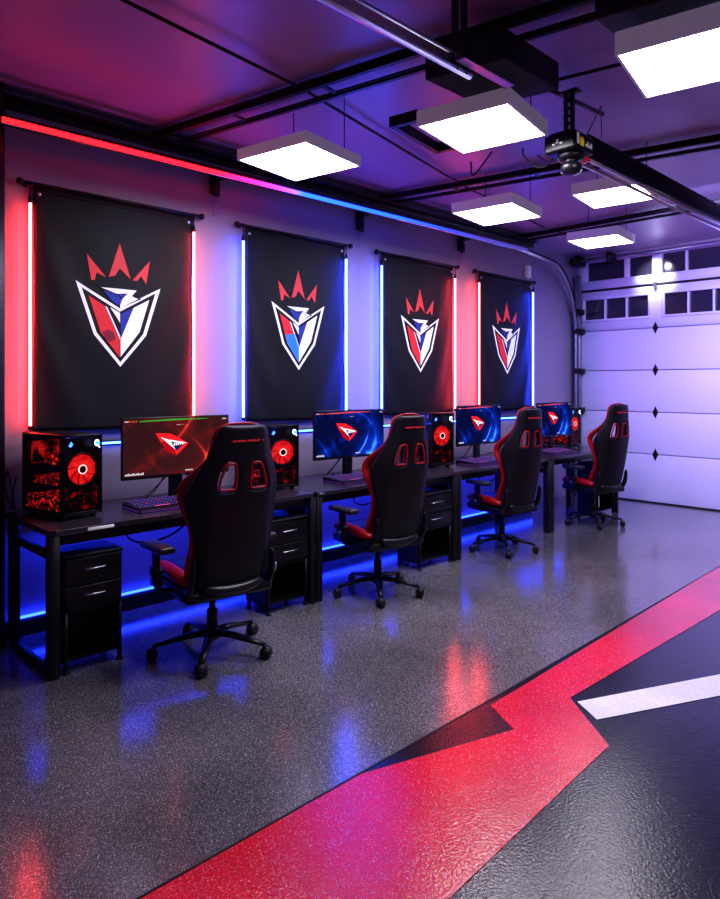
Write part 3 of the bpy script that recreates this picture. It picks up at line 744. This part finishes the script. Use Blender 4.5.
# ------------------------------------------------------------------ computers
def make_pc(label, loc, rz=0, w=.228, dep=.40, hgt=.445):
    """front face toward +x, glass side toward -y; origin at base centre"""
    t = thing('gaming_computer', label, 'computer', loc, rz, 'tempered glass gaming computers on the desks')
    a, c2 = dep/2, w/2; f = .012; z0 = .018
    b = MB()
    b.box(-a, -c2, hgt-.014, a, c2, hgt, .003, 1); b.box(-a, -c2, z0, a, c2, z0+.02, .003, 1)
    b.box(-a, -c2, z0, -a+.008, c2, hgt); b.box(-a, c2-.008, z0, a, c2, hgt)
    for y in (-c2, c2-f): b.box(a-f, y, z0, a, y+f, hgt)
    b.box(-a, -c2, z0, -a+f, -c2+f, hgt)
    b.box(a-.045, -c2+.001, z0, a-.033, -c2+.01, hgt)
    b.build('case_frame', M['plastic'], t)
    b = MB()
    for sx in (-1, 1):
        for sy in (-1, 1): b.box(sx*(a-.05)-.02, sy*(c2-.03)-.012, 0, sx*(a-.05)+.02, sy*(c2-.03)+.012, z0, .003, 1)
    b.build('foot', M['rubber'], t)
    b = MB(); b.quad((a+.001, -c2+.002, z0+.012), (a+.001, c2-.002, z0+.012), (a+.001, c2-.002, hgt-.006), (a+.001, -c2+.002, hgt-.006)); b.build('front_glass', M['smoked_glass'], t)
    b = MB(); b.quad((-a+.004, -c2-.001, z0+.012), (a-.004, -c2-.001, z0+.012), (a-.004, -c2-.001, hgt-.006), (-a+.004, -c2-.001, hgt-.006)); b.build('side_glass', M['smoked_glass'], t)
    # front fans
    def fan(name, x, y, z, r, axis='X', glow='fan'):
        def T(rad, ang, d):
            p = (d, rad*math.cos(ang), rad*math.sin(ang)) if axis == 'X' else (rad*math.cos(ang), -d, rad*math.sin(ang))
            return (x+p[0], y+p[1], z+p[2])
        b = MB()
        ring = [T(r*1.04, 2*PI*k/28, 0) for k in range(28)]; b.tube(ring, .005, 6, closed=True)
        o = b.build(name, M['plastic'], t)
        b = MB(); nb = 9
        for k in range(nb):
            a0 = 2*PI*k/nb
            n = 5; A = [T(r*.26+(r*.70)*j/n, a0+.32*j/n, .004) for j in range(n+1)]; B = [T(r*.26+(r*.70)*j/n, a0+.60+.32*j/n, -.006) for j in range(n+1)]
            va = [b.bm.verts.new(p) for p in A]; vb = [b.bm.verts.new(p) for p in B]
            for j in range(n): b.bm.faces.new((va[j], va[j+1], vb[j+1], vb[j]))
        b.build('fan_blade', M[glow], o)
        b = MB(); vs = [b.bm.verts.new(T(r*.98, 2*PI*k/28, -.010)) for k in range(28)]; b.bm.faces.new(vs); b.build('fan_backing', M['fan_dim'], o)
        b = MB(); b.tube([T(r*.27, 2*PI*k/18, .007) for k in range(18)], .0035, 6, closed=True); b.build('fan_ring', M['fan_ring'], o)
        b = MB(); vs = [b.bm.verts.new(T(r*.25, 2*PI*k/18, .008)) for k in range(18)]; b.bm.faces.new(vs); b.build('fan_hub', M['plastic'], o)
    fan('fan', a-.014, -.0, .268, .086)
    b = MB(); b.box(a-.040, -c2+.012, z0+.02, a-.034, c2-.012, hgt-.02); b.build('front_plate', M['plastic'], t)
    # inside: motherboard wall, cards, memory, reservoir, power shroud
    b = MB(); b.box(-a+.03, c2-.02, .05, a-.06, c2-.012, hgt-.03); b.build('motherboard', M['hw_blue'], t)
    b = MB(); b.box(-a+.05, -c2+.03, .175, a-.09, c2-.02, .215, .004, 1); b.build('graphics_card', M['hw_red'], t)
    b = MB(); b.box(-a+.02, -c2+.012, .04, a-.07, c2-.012, .11, .004, 1); b.build('power_shroud', M['hw_red'] , t)
    b = MB(); b.box(-a+.02, -c2+.04, .28, -a+.06, c2-.03, .41, .004, 1); b.build('rear_fan', M['hw_red2'], t)
    for k in range(3):
        b = MB(); b.box(.02+.028*k, -.02, .26, .034+.028*k, c2-.02, .40); b.build('memory_stick', M['hw_blue' if k < 2 else 'hw_red'], t)
    b = MB(); b.box(-.10, -.01, .27, -.02, c2-.02, .34, .01, 2); b.build('cooler', M['hw_red'], t)
    b = MB(); b.box(a-.03, -c2+.02, .045, a-.024, c2-.016, .165); b.build('intake_grille', M['hw_front'], t)
    # front marks: small spark and lit swirl logo
    b = MB(); b.tube([(a+.004, c2-.035+.012*math.cos(u/10*2*PI*.8+.4), hgt-.05+.016*math.sin(u/10*2*PI*.8+.4)) for u in range(11)], .0032, 6); b.tube([(a+.004, c2-.030, hgt-.062), (a+.004, c2-.018, hgt-.078)], .003, 6); b.build('lit_logo', M['lit_white'], t)
    b = MB(); b.prism([(c2-.042, hgt-.045), (c2-.030, hgt-.033), (c2-.018, hgt-.045), (c2-.016, hgt-.062), (c2-.030, hgt-.070), (c2-.042, hgt-.062)], a+.0032, a+.0036, 'YZ'); b.build('logo_glow', M['lit_blue'], t)
    b = MB(); b.prism([(-c2+.025, hgt-.06), (-c2+.04, hgt-.035), (-c2+.052, hgt-.05), (-c2+.04, hgt-.066)], a+.0032, a+.0038, 'YZ'); b.build('power_mark', M['lit_blue'], t)
    return t
pc = make_pc('glass gaming computer at the far left with a glowing red fan', (.325, 1.468, DZ), rz=R(9), dep=.44, hgt=.46)
p2_ = dup(pc, (.33, 2.925, DZ), R(-8), 'glass gaming computer behind the nearest chair, left of the second monitor')
p3_ = dup(pc, (.31, 4.695, DZ), R(-5), 'glass gaming computer left of the third monitor, half behind the second chair')
dup(pc, (.12, 7.39, DZ), 0, 'dark gaming computer behind the right end of the farthest monitor')

p2_.scale = (.90, 1.08, .98); p3_.scale = (.92, 1.22, 1.05)
# ------------------------------------------------------------------ monitors
def make_monitor(label, loc, rz, scr, w=.725, h=.385, redmain=True):
    t = thing('monitor', label, 'monitor', loc, rz, 'wide monitors on the desks')
    zb = .145                                     # bottom edge above desk
    a = w/2
    b = MB(); b.box(-.022, -a, zb, .0, a, zb+h, .005, 2); b.box(-.045, -a*.5, zb+.08, -.02, a*.5, zb+h-.08, .012, 2); b.build('housing', M['plastic'], t)
    b = MB(); b.quad((.0015, -a+.008, zb+.018), (.0015, a-.008, zb+.018), (.0015, a-.008, zb+h-.008), (.0015, -a+.008, zb+h-.008)); b.build('screen', scr, t)
    cz = zb+h*.54; cy = -.03
    S = lambda pts, k=.88: [(cy+x*k, cz+y*k) for x, y in pts]
    # emblem: faceted red arrowhead
    b = MB()
    b.mi = 0; b.prism(S([(-.135, .085), (-.03, .078), (.012, .060), (.115, .0), (.02, -.082), (-.045, -.055), (-.095, .015)]), .0016, .0024)
    b.mi = 1; b.prism(S([(-.045, -.055), (.02, -.082), (.01, -.035), (-.06, .03), (-.095, .015)]), .0025, .0028)
    b.mi = 2; b.prism(S([(-.03, .030), (.085, .004), (.022, -.052)]), .0029, .0032)
    b.mi = 3; b.prism(S([(-.098, .055), (-.028, .030), (.024, -.060), (.012, -.040)]), .0033, .0038)
    b.prism(S([(-.03, .034), (.10, .006), (.075, .001), (-.018, .020)]), .0033, .0038)
    for k in range(5): b.prism(S([(.0+.016*k, -.012+.002*k), (.010+.016*k, -.012+.002*k), (.012+.016*k, .010-.001*k), (.002+.016*k, .012-.001*k)]), .0033, .0038)
    b.build('screen_emblem', [M['logo_r'], M['logo_dr'], M['logo_n'], M['logo_w']], t)
    # status bar and small illegible interface marks
    b = MB(); b.mi = 0 if redmain else 1
    b.prism([(-a+.11, zb+h-.030), (-.02, zb+h-.026), (a-.15, zb+h-.021), (a-.15, zb+h-.018), (-.02, zb+h-.014), (-a+.11, zb+h-.024)], .0016, .0022)
    b.mi = 1
    for k in range(6): b.box(.0016, -a+.10-.012-.012*k, zb+h-.030, .0022, -a+.107-.012-.012*k, zb+h-.020-.003*(k % 2))
    b.mi = 2
    for k in range(4): b.box(.0016, -a+.018+.008*k, zb+h-.030, .0022, -a+.023+.008*k, zb+h-.022)
    for k in range(12 if redmain else 8): b.box(.0016, -a+.020+.010*k, zb+.027, .0022, -a+.027+.010*k, zb+.036+.003*((k*7) % 3))
    for k in range(4): b.box(.0016, a-.05+.008*k, zb+h-.028, .0022, a-.045+.008*k, zb+h-.020)
    for k in range(6): b.box(.0016, .05+.009*k, zb+.032, .0022, .056+.009*k, zb+.040)
    b.box(.0016, .03, zb+h-.055, .0022, .034, zb+h-.052); b.box(.0016, -.01, zb+h-.055, .0022, .02, zb+h-.053)
    b.build('interface_marks', [M['hud_green'], M['hud_red'], M['hud_white']], t)
    b = MB(); b.box(.0003, .028, zb+.003, .0018, .048, zb+.013); b.build('maker_badge', M['steel'], t)
    b = MB(); b.box(-.055, -.045, .012, -.03, .045, zb+.16, .006, 2); b.box(-.03, -.035, zb+.02, -.018, .035, zb+.10); b.build('stand_neck', M['plastic'], t)
    b = MB(); b.prism([(-.13, -.09), (.04, -.13), (.06, -.11), (.06, .11), (.04, .13), (-.13, .09)], .0, .012, 'XY'); b.build('stand_base', M['plastic'], t)
    b = MB(); b.lathe([(.001, 0), (.004, .0), (.004, .006), (.001, .006)], 8, (-.012, 0, zb+h)); b.box(-.016, -.012, zb+h-.002, -.004, .012, zb+h+.004); b.build('sensor_nub', M['plastic'], t)
    b = MB(); b.tube(sm([(-.04, -.03, zb+.06), (-.06, -.08, zb-.02), (-.09, -.12, .05), (-.10, -.18, .006)]), .004, 6); b.tube(sm([(-.04, -.03, zb+.03), (-.07, -.14, .06), (-.05, -.24, .006)]), .004, 6)
    b.build('video_cable', M['cable'], t)
    return t
mon1 = make_monitor('monitor with a dark red screen on the nearest desk', (.33, 2.195, DZ), R(-5.5), M['scr_red'])
mon2 = make_monitor('blue-screen monitor on the second desk, beside the second chair', (.32, 3.735, DZ), R(-4), M['scr_blue'], redmain=False)
dup(mon2, (.34, 5.47, DZ), R(0), 'blue-screen monitor on the third desk, between the second and third chairs')
dup(mon2, (.34, 6.90, DZ), R(0), 'farthest blue-screen monitor, nearest the garage door')

# ------------------------------------------------------------------ keyboards, mouse
def make_keyboard(label, loc, rz):
    t = thing('keyboard', label, 'keyboard', loc, rz, 'backlit keyboards on the desks')
    # long side along y, front toward +x
    W_, D_ = .48, .25
    b = MB(); b.prism([(-D_/2, 0), (D_/2, 0), (D_/2, .014), (D_/2-.03, .020), (-D_/2, .036)], -W_/2, W_/2, 'XZ')
    o = b.build('body', M['plastic'], t); bv = o.modifiers.new('b', 'BEVEL'); bv.width = .004; bv.segments = 2
    mats = [M['plastic'], emat('key_glow_violet', (.45, .12, 1), 1.1) if 'kv' not in M else M['kv'], M.get('kp') or emat('key_glow_pink', (.95, .14, .55), 1.1), M.get('kb') or emat('key_glow_blue', (.12, .2, 1), 1.3)]
    M['kv'], M['kp'], M['kb'] = mats[1:]; M['ke'] = emat('key_edge_glow', (.30, .05, .7), .35)
    b = MB(); rows = 6; cols = 20; kd = (D_-.045)/rows; kw = (W_-.03)/cols
    for r in range(rows):
        z = .032 - .0155*r/rows*1.05
        for c2 in range(cols):
            if r == 5 and 4 <= c2 <= 8:
                if c2 == 4: ww = kw*5
                else: continue
            else: ww = kw
            x0 = -D_/2+.010+r*kd; y0 = -W_/2+.015+c2*kw
            b.mi = 0; b.box(x0+.002, y0+.002, z-.004, x0+kd-.002, y0+ww-.002, z+.006)
            b.mi = [2, 1, 3, 1, 3, 3, 1, 2][(c2*3+r*5+(c2*r) % 3) % 8]
            b.box(x0+.009, y0+.007, z+.006, x0+kd-.014, y0+ww-.009, z+.0066)
    b.build('keycaps', mats, t)
    b = MB(); b.box(D_/2-.001, -W_/2+.01, .004, D_/2+.001, W_/2-.01, .008); b.box(-D_/2+.02, -W_/2-.001, .006, D_/2-.01, -W_/2+.0005, .010); b.build('edge_glow', M['ke'], t)
    return t
kb = make_keyboard('backlit keyboard in front of the red monitor on the nearest desk', (.52, 2.03, DZ), R(-2))
dup(kb, (.54, 3.60, DZ), R(-3), 'backlit keyboard in front of the second monitor')
dup(kb, (.55, 5.22, DZ), R(-3), 'backlit keyboard in front of the third monitor')
dup(kb, (.56, 6.55, DZ), R(-3), 'backlit keyboard on the farthest desk')
ms = thing('mouse', 'small dark mouse on the farthest desk right of the keyboard', 'mouse', (.50, 7.05, DZ))
b = MB(); b.lathe([(.002, 0), (.032, .0), (.035, .010), (.028, .026), (.014, .036), (.002, .038)], 16); o = b.build('body', M['pad'], ms); o.scale = (1.5, .9, 1)
b = MB(); b.tube([(-.02, 0, .034), (-.035, 0, .032)], .005, 8); b.build('scroll_wheel', M['rubber'], ms)
# loose cables beside the first computer
b = MB(); b.tube(sm([(.05, 1.31, .756), (.03, 1.275, .82), (.02, 1.262, .90), (.02, 1.27, .98), (.03, 1.285, .93), (.05, 1.29, .85), (.08, 1.30, .756)]), .004, 6); b.tube(sm([(.04, 1.29, .756), (.02, 1.30, .83), (.015, 1.325, .95)]), .004, 6)
tag(b.build('cable', M['cable']), 'loose black cables against the wall left of the nearest computer', 'cable')

# ------------------------------------------------------------------ gaming chair, faces +y, origin on the floor below the gas lift
def interp(tab, z):
    for (a, va), (c2, vc) in zip(tab, tab[1:]):
        if z <= c2: return va+(vc-va)*max(0, (z-a))/(c2-a)
    return tab[-1][1]
HW_ = [(.40, .150), (.425, .190), (.50, .212), (.60, .212), (.70, .222), (.78, .240), (.86, .262), (.92, .270), (.98, .258), (1.04, .226), (1.10, .190), (1.16, .166), (1.22, .150), (1.26, .138), (1.285, .105)]
HW = [(z, v*.93) for z, v in HW_]
def back_y(z): return -.235 - (z-.40)*.17 - .03*math.sin((z-.4)/.9*PI)
def make_chair(label, loc, rz):
    t = thing('gaming_chair', label, 'chair', loc, rz, 'black and red gaming chairs')
    HZ0, HZ1 = .945, 1.105
    rows = [.40, .425, .47, .54, .61, .68, .75, .82, .89, HZ0-.012, HZ0, (HZ0+HZ1)/2, HZ1, HZ1+.012, 1.15, 1.19, 1.22, 1.26, 1.285]
    b = MB(); grid = []
    for z in rows:
        hw = interp(HW, z); s = min(1, max(0, (z-HZ0)/(HZ1-HZ0)))
        ho = .142-.042*s; ho = min(ho, hw*.72); hi = .036+.004*s
        xs = [-hw, -hw*.90, -ho-(hw*.90-ho)*.35, -ho, -hi, 0, hi, ho, ho+(hw*.90-ho)*.35, hw*.90, hw]
        wing = .055 + .075*math.exp(-((z-.90)/.13)**2) - .02*max(0, (z-1.1)/.15)
        row = []
        for x in xs:
            y = back_y(z) + wing*max(0, abs(x)/hw-.45)**2/.30 * (1 if hw > .12 else .6)
            row.append(b.bm.verts.new((x, y, z)))
        grid.append(row)
    for i in range(len(rows)-1):
        for k in range(10):
            if rows[i] >= HZ0-.001 and rows[i+1] <= HZ1+.001 and k in (3, 6): continue
            f = b.bm.faces.new((grid[i][k], grid[i][k+1], grid[i+1][k+1], grid[i+1][k])); f.smooth = True
    o = b.build('backrest', M['leather'], t, solid=.058, subsurf=2)
    # red rims of the two openings
    for sg in (-1, 1):
        c = [(sg*.041, HZ0+.012), (sg*.132, HZ0+.014), (sg*.127, HZ0+.06), (sg*.097, HZ1-.016), (sg*.046, HZ1-.012), (sg*.038, HZ0+.08)]
        pts = []
        n = len(c)
        for k in range(n):
            p0, p1, p2 = Vector(c[k-1]), Vector(c[k]), Vector(c[(k+1) % n])
            a_, b_ = p1+(p0-p1).normalized()*.014, p1+(p2-p1).normalized()*.014
            for q in (a_, (a_+b_)/2*.5+p1*.5, b_): pts.append(q)
        b = MB(); hwz = lambda z: interp(HW, z)
        P3 = []
        for q in pts:
            z = q.y; x = q.x; wing = .055+.075*math.exp(-((z-.90)/.13)**2); hw = hwz(z)
            P3.append((x, back_y(z)+wing*max(0, abs(x)/hw-.45)**2/.30-.008, z))
        b.tube([(p[0], p[1]-.012, p[2]) for p in P3], .0078, 8, closed=True)
        b.build('opening_rim', M['red_leather'], t)
    # side bolsters, red, wrapping forward
    for sg in (-1, 1):
        P = []; rr = []
        for z in (.43, .48, .54, .60, .66, .72, .78, .84, .89, .94, .99, 1.04, 1.09, 1.14, 1.19, 1.24, 1.27):
            hw = interp(HW, z); wing = .055+.075*math.exp(-((z-.90)/.13)**2)
            fw = .012+.050*math.exp(-((z-.95)/.065)**2)+.045*math.exp(-((z-.50)/.10)**2)
            P.append((sg*(hw-.016), back_y(z)+wing*min(1, max(.35, (1.22-z)/.2))+.018+fw, z))
            rr.append(interp([(.43, .018), (.50, .032), (.60, .030), (.70, .020), (.78, .018), (.86, .023), (.93, .028), (.99, .025), (1.05, .014), (1.12, .009), (1.3, .008)], z))
        rr[-1] = .012; rr[0] = .02
        b = MB(); b.tube(P, rr, 12, flat=(.8, 1.45)); b.build('side_bolster', M['red_leather'], t, subsurf=1)
    # red piping round the top of the backrest (front side)
    P = []
    zs = [1.12, 1.16, 1.22, 1.255, 1.276]
    for z in zs: P.append((-interp(HW, z)-.006, back_y(z)+.042, z))
    P += [(-.06, back_y(1.3)+.028, 1.291), (0, back_y(1.3)+.028, 1.293), (.06, back_y(1.3)+.028, 1.291)]
    for z in zs[::-1]: P.append((interp(HW, z)+.006, back_y(z)+.042, z))
    b = MB(); b.tube(P, .0085, 8); b.build('piping', M['red_leather'], t, subsurf=1)
    # front padding and head cushion
    b = MB(); g2 = []
    for z in (.45, .6, .8, .95, 1.1, 1.22, 1.28):
        hw = interp(HW, z)*.72; g2.append([b.bm.verts.new((x*hw, back_y(z)+.045+(.025 if abs(x) < .5 else 0), z)) for x in (-1, -.4, .4, 1)])
    for i in range(6):
        for k in range(3):
            f = b.bm.faces.new((g2[i][k], g2[i][k+1], g2[i+1][k+1], g2[i+1][k])); f.smooth = True
            if .9 < (.45, .6, .8, .95, 1.1, 1.22, 1.28)[i] < 1.05: b.bm.faces.remove(f)
    b.build('front_padding', M['leather_b'], t, solid=.03, subsurf=2)
    # lower back roll
    P = [(-.175, back_y(.43)-.012, .445), (-.10, back_y(.42)-.03, .425), (0, back_y(.42)-.034, .418), (.10, back_y(.42)-.03, .425), (.175, back_y(.43)-.012, .445)]
    b = MB(); b.tube(P, [.022, .030, .032, .030, .022], 12, flat=(1, 1)); b.build('lumbar_roll', M['leather_b'], t, subsurf=1)
    # stitched wordmark, too small to read
    b = MB()
    for k in range(16):
        if k in (8, ): continue
        x = -.075+.0095*k; z = 1.205+.0012*(k % 2); y = back_y(1.205)-.033
        b.box(x, y-.002, z-.005, x+.007, y+.004, z+.004+.002*(k % 3 == 0))
    b.box(-.075, back_y(1.205)-.034, 1.204, .078, back_y(1.205)-.029, 1.2055)
    b.tube([(.092, back_y(1.20)-.028, 1.207), (.104, back_y(1.20)-.024, 1.200)], .003, 6)
    b.build('stitched_mark', M['logo_red'], t)
    # seat
    b = MB(); b.box(-.17, -.25, .405, .17, .27, .485, .035, 3); b.build('seat', M['leather_b'], t)
    for sg in (-1, 1):
        b = MB(); b.tube([(sg*.20, -.20, .455), (sg*.205, -.10, .465), (sg*.215, .03, .475), (sg*.22, .14, .478), (sg*.21, .23, .470), (sg*.19, .275, .445)], [.030, .042, .045, .045, .040, .022], 12, flat=(1.0, .85)); b.build('seat_bolster', M['red_leather'], t, subsurf=1)
    b = MB(); b.tube([(-.19, .255, .44), (-.1, .285, .44), (0, .29, .44), (.1, .285, .44), (.19, .255, .44)], .042, 12); b.build('seat_front', M['leather_b'], t, subsurf=1)
    b = MB(); b.box(-.245, -.25, .365, .245, .25, .425, .022, 2); b.build('seat_pan', M['plastic'], t)
    # recline hinges and covers
    for sg in (-1, 1):
        b = MB(); P = [(sg*.222, -.10, .405), (sg*.226, -.19, .41), (sg*.228, -.25, .44), (sg*.226, -.272, .52), (sg*.220, -.284, .61)]
        b.tube(P, [.020, .028, .030, .027, .018], 10, flat=(.6, 1.0)); b.build('recline_hinge', M['plastic'], t, subsurf=1)
    b = MB(); b.tube([(.27, -.18, .42), (.285, -.20, .47), (.285, -.20, .50)], .008, 8); b.build('recline_lever', M['steel'], t)
    # armrests
    for sg in (-1, 1):
        a_ = bpy.data.objects.new('armrest', None); COL.objects.link(a_); a_.parent = t
        b = MB(); b.tube([(sg*.15, .02, .385), (sg*.27, .02, .385), (sg*.305, .02, .40), (sg*.31, .02, .44)], .020, 8, flat=(1.3, .7)); b.box(sg*.31-.022, -.03, .42, sg*.31+.022, .07, .52, .012, 2); b.box(sg*.31-.014, -.01, .50, sg*.31+.014, .05, .61, .006, 1)
        b.build('armrest_post', M['plastic'], a_)
        b = MB(); b.box(sg*.305-.045, -.12, .61, sg*.305+.045, .145, .645, .016, 3, Matrix.Rotation(R(-4)*sg, 3, 'Z')); b.build('armrest_pad', M['pad'], a_)
        b = MB(); b.tube([(sg*.31+sg*.02, .02, .47), (sg*.31+sg*.032, .02, .47)], .012, 10); b.build('armrest_button', M['steel'], a_)
    # mechanism, lift
    b = MB(); b.box(-.10, -.12, .335, .10, .13, .378, .012, 2); b.tube([(.10, .03, .35), (.22, .04, .345), (.25, .04, .35)], .007, 8); b.build('tilt_mechanism', M['plastic'], t)
    b = MB(); b.lathe([(.030, .13), (.030, .24), (.026, .245), (.018, .25), (.018, .345)], 16); b.build('gas_lift', M['plastic'], t)
    b = MB(); b.lathe([(.030, .075), (.042, .085), (.045, .12), (.034, .14), (.030, .145)], 16); b.build('base_hub', M['plastic'], t)
    # five-star base
    for k in range(5):
        a0 = 2*PI*k/5 + R(CH_BASE)
        b = MB(); d = Vector((math.cos(a0), math.sin(a0), 0))
        b.tube([d*.02+Vector((0, 0, .115)), d*.12+Vector((0, 0, .110)), d*.22+Vector((0, 0, .092)), d*.315+Vector((0, 0, .076))], [.026, .022, .017, .014], 8, flat=(1.25, .8)); g = b.build('base_leg', M['plastic'], t)
        b = MB(); b.tube([d*.310+Vector((0, 0, .078)), d*.310+Vector((0, 0, .045))], .008, 8)
        sdir = Vector((-d.y, d.x, 0)); c = d*.322+Vector((0, 0, .030))
        if k % 2: sdir = (sdir + d*.8).normalized()
        for s2 in (-1, 1):
            p0 = c+sdir*s2*.006; p1 = c+sdir*s2*.026
            b.tube([p0, p0+(p1-p0)*.15, p0+(p1-p0)*.85, p1], [.024, .0295, .0295, .022], 16)
        b.tube([c+sdir*-.018+Vector((0, 0, .006)), c+sdir*.018+Vector((0, 0, .006))], .031, 12)
        b.build('caster', M['rubber'], g)
    return t
CH_BASE = 20
chairs = [(1.0, 2.03, 172, 1.0, 'black and red gaming chair nearest the camera, before the red monitor'),
          (.91, 3.44, 171, .93, 'black and red gaming chair second from the left, before the second desk'),
          (.82, 5.13, 167, .88, 'black and red gaming chair third from the left, right of the third monitor'),
          (.86, 6.77, 163, .88, 'farthest black and red gaming chair, against the white garage door')]
ch0 = None
for x, y, f, sx, lab in chairs:
    if ch0 is None: ch0 = c = make_chair(lab, (x, y, 0), R(f-90))
    else: c = dup(ch0, (x, y, 0), R(f-90), lab)
    c.scale = (sx, sx**.5, .995)

def area(name, loc, rot, sx, sy, col, pw):
    l = bpy.data.lights.new(name, 'AREA'); l.shape = 'RECTANGLE'; l.size = sx; l.size_y = sy; l.color = col; l.energy = pw
    o = bpy.data.objects.new(name, l); COL.objects.link(o); o.location = loc; o.rotation_euler = rot
    return o
# LED strips stuck under the back of every desktop, shining on the wall and floor
for i, (y0, y1) in enumerate(desks):
    b = MB(); b.box(.135, y0+.08, DZ-.046, .147, y1-.08, DZ-.034)
    o = b.build('led_strip', M['blue_strip2'])
    tag(o, ['blue LED strip under the nearest desk', 'blue LED strip under the second desk from the left', 'blue LED strip under the third desk from the left', 'blue LED strip under the farthest desk'][i], 'light strip')
    area('under_desk_light', (.16, (y0+y1)/2, DZ-.06), (0, R(25), 0), .03, y1-y0-.1, (.01, .04, 1), 4.5)
# added lamps without fixtures: fill to brighten the door, spot for the transom glare
area('door_fill', (2.6, 6.2, 3.12), (R(58), 0, R(8)), 1.6, .4, (.50, .44, 1), 78)
sp = bpy.data.lights.new('transom_glare_fill', 'SPOT'); sp.spot_size = R(75); sp.spot_blend = .9; sp.energy = 26; sp.color = (.9, .88, 1); sp.shadow_soft_size = 0
bpy.data.lights['door_fill'].spread = R(110)
so = bpy.data.objects.new('transom_glare_fill', sp); COL.objects.link(so); so.location = (.80, 8.15, 3.02); so.rotation_euler = (R(62), 0, 0)
# ------------------------------------------------------------------ world, camera, colour
w = bpy.data.worlds.new('World'); sc.world = w; w.use_nodes = True
w.node_tree.nodes['Background'].inputs[0].default_value = (.36, .22, .62, 1)
w.node_tree.nodes['Background'].inputs[1].default_value = .26
cam = bpy.data.cameras.new('Camera'); co = bpy.data.objects.new('Camera', cam); COL.objects.link(co); sc.camera = co
cam.sensor_fit = 'HORIZONTAL'; cam.sensor_width = 36; cam.lens = 36*674.4/720
cam.shift_y = -(449.5-384.3)/720
cam.clip_start = .05
co.location = (4.245, 0, 1.485)
co.rotation_euler = (R(90), 0, .79617)
sc.view_settings.view_transform = 'Standard'
sc.view_settings.look = 'Medium High Contrast'
sc.view_settings.exposure = .12
sc.cycles.use_denoising = True
sc.cycles.max_bounces = 8
sc.cycles.transparent_max_bounces = 16
sc.cycles.sample_clamp_indirect = 6
sc.cycles.caustics_reflective = False
sc.cycles.caustics_refractive = False
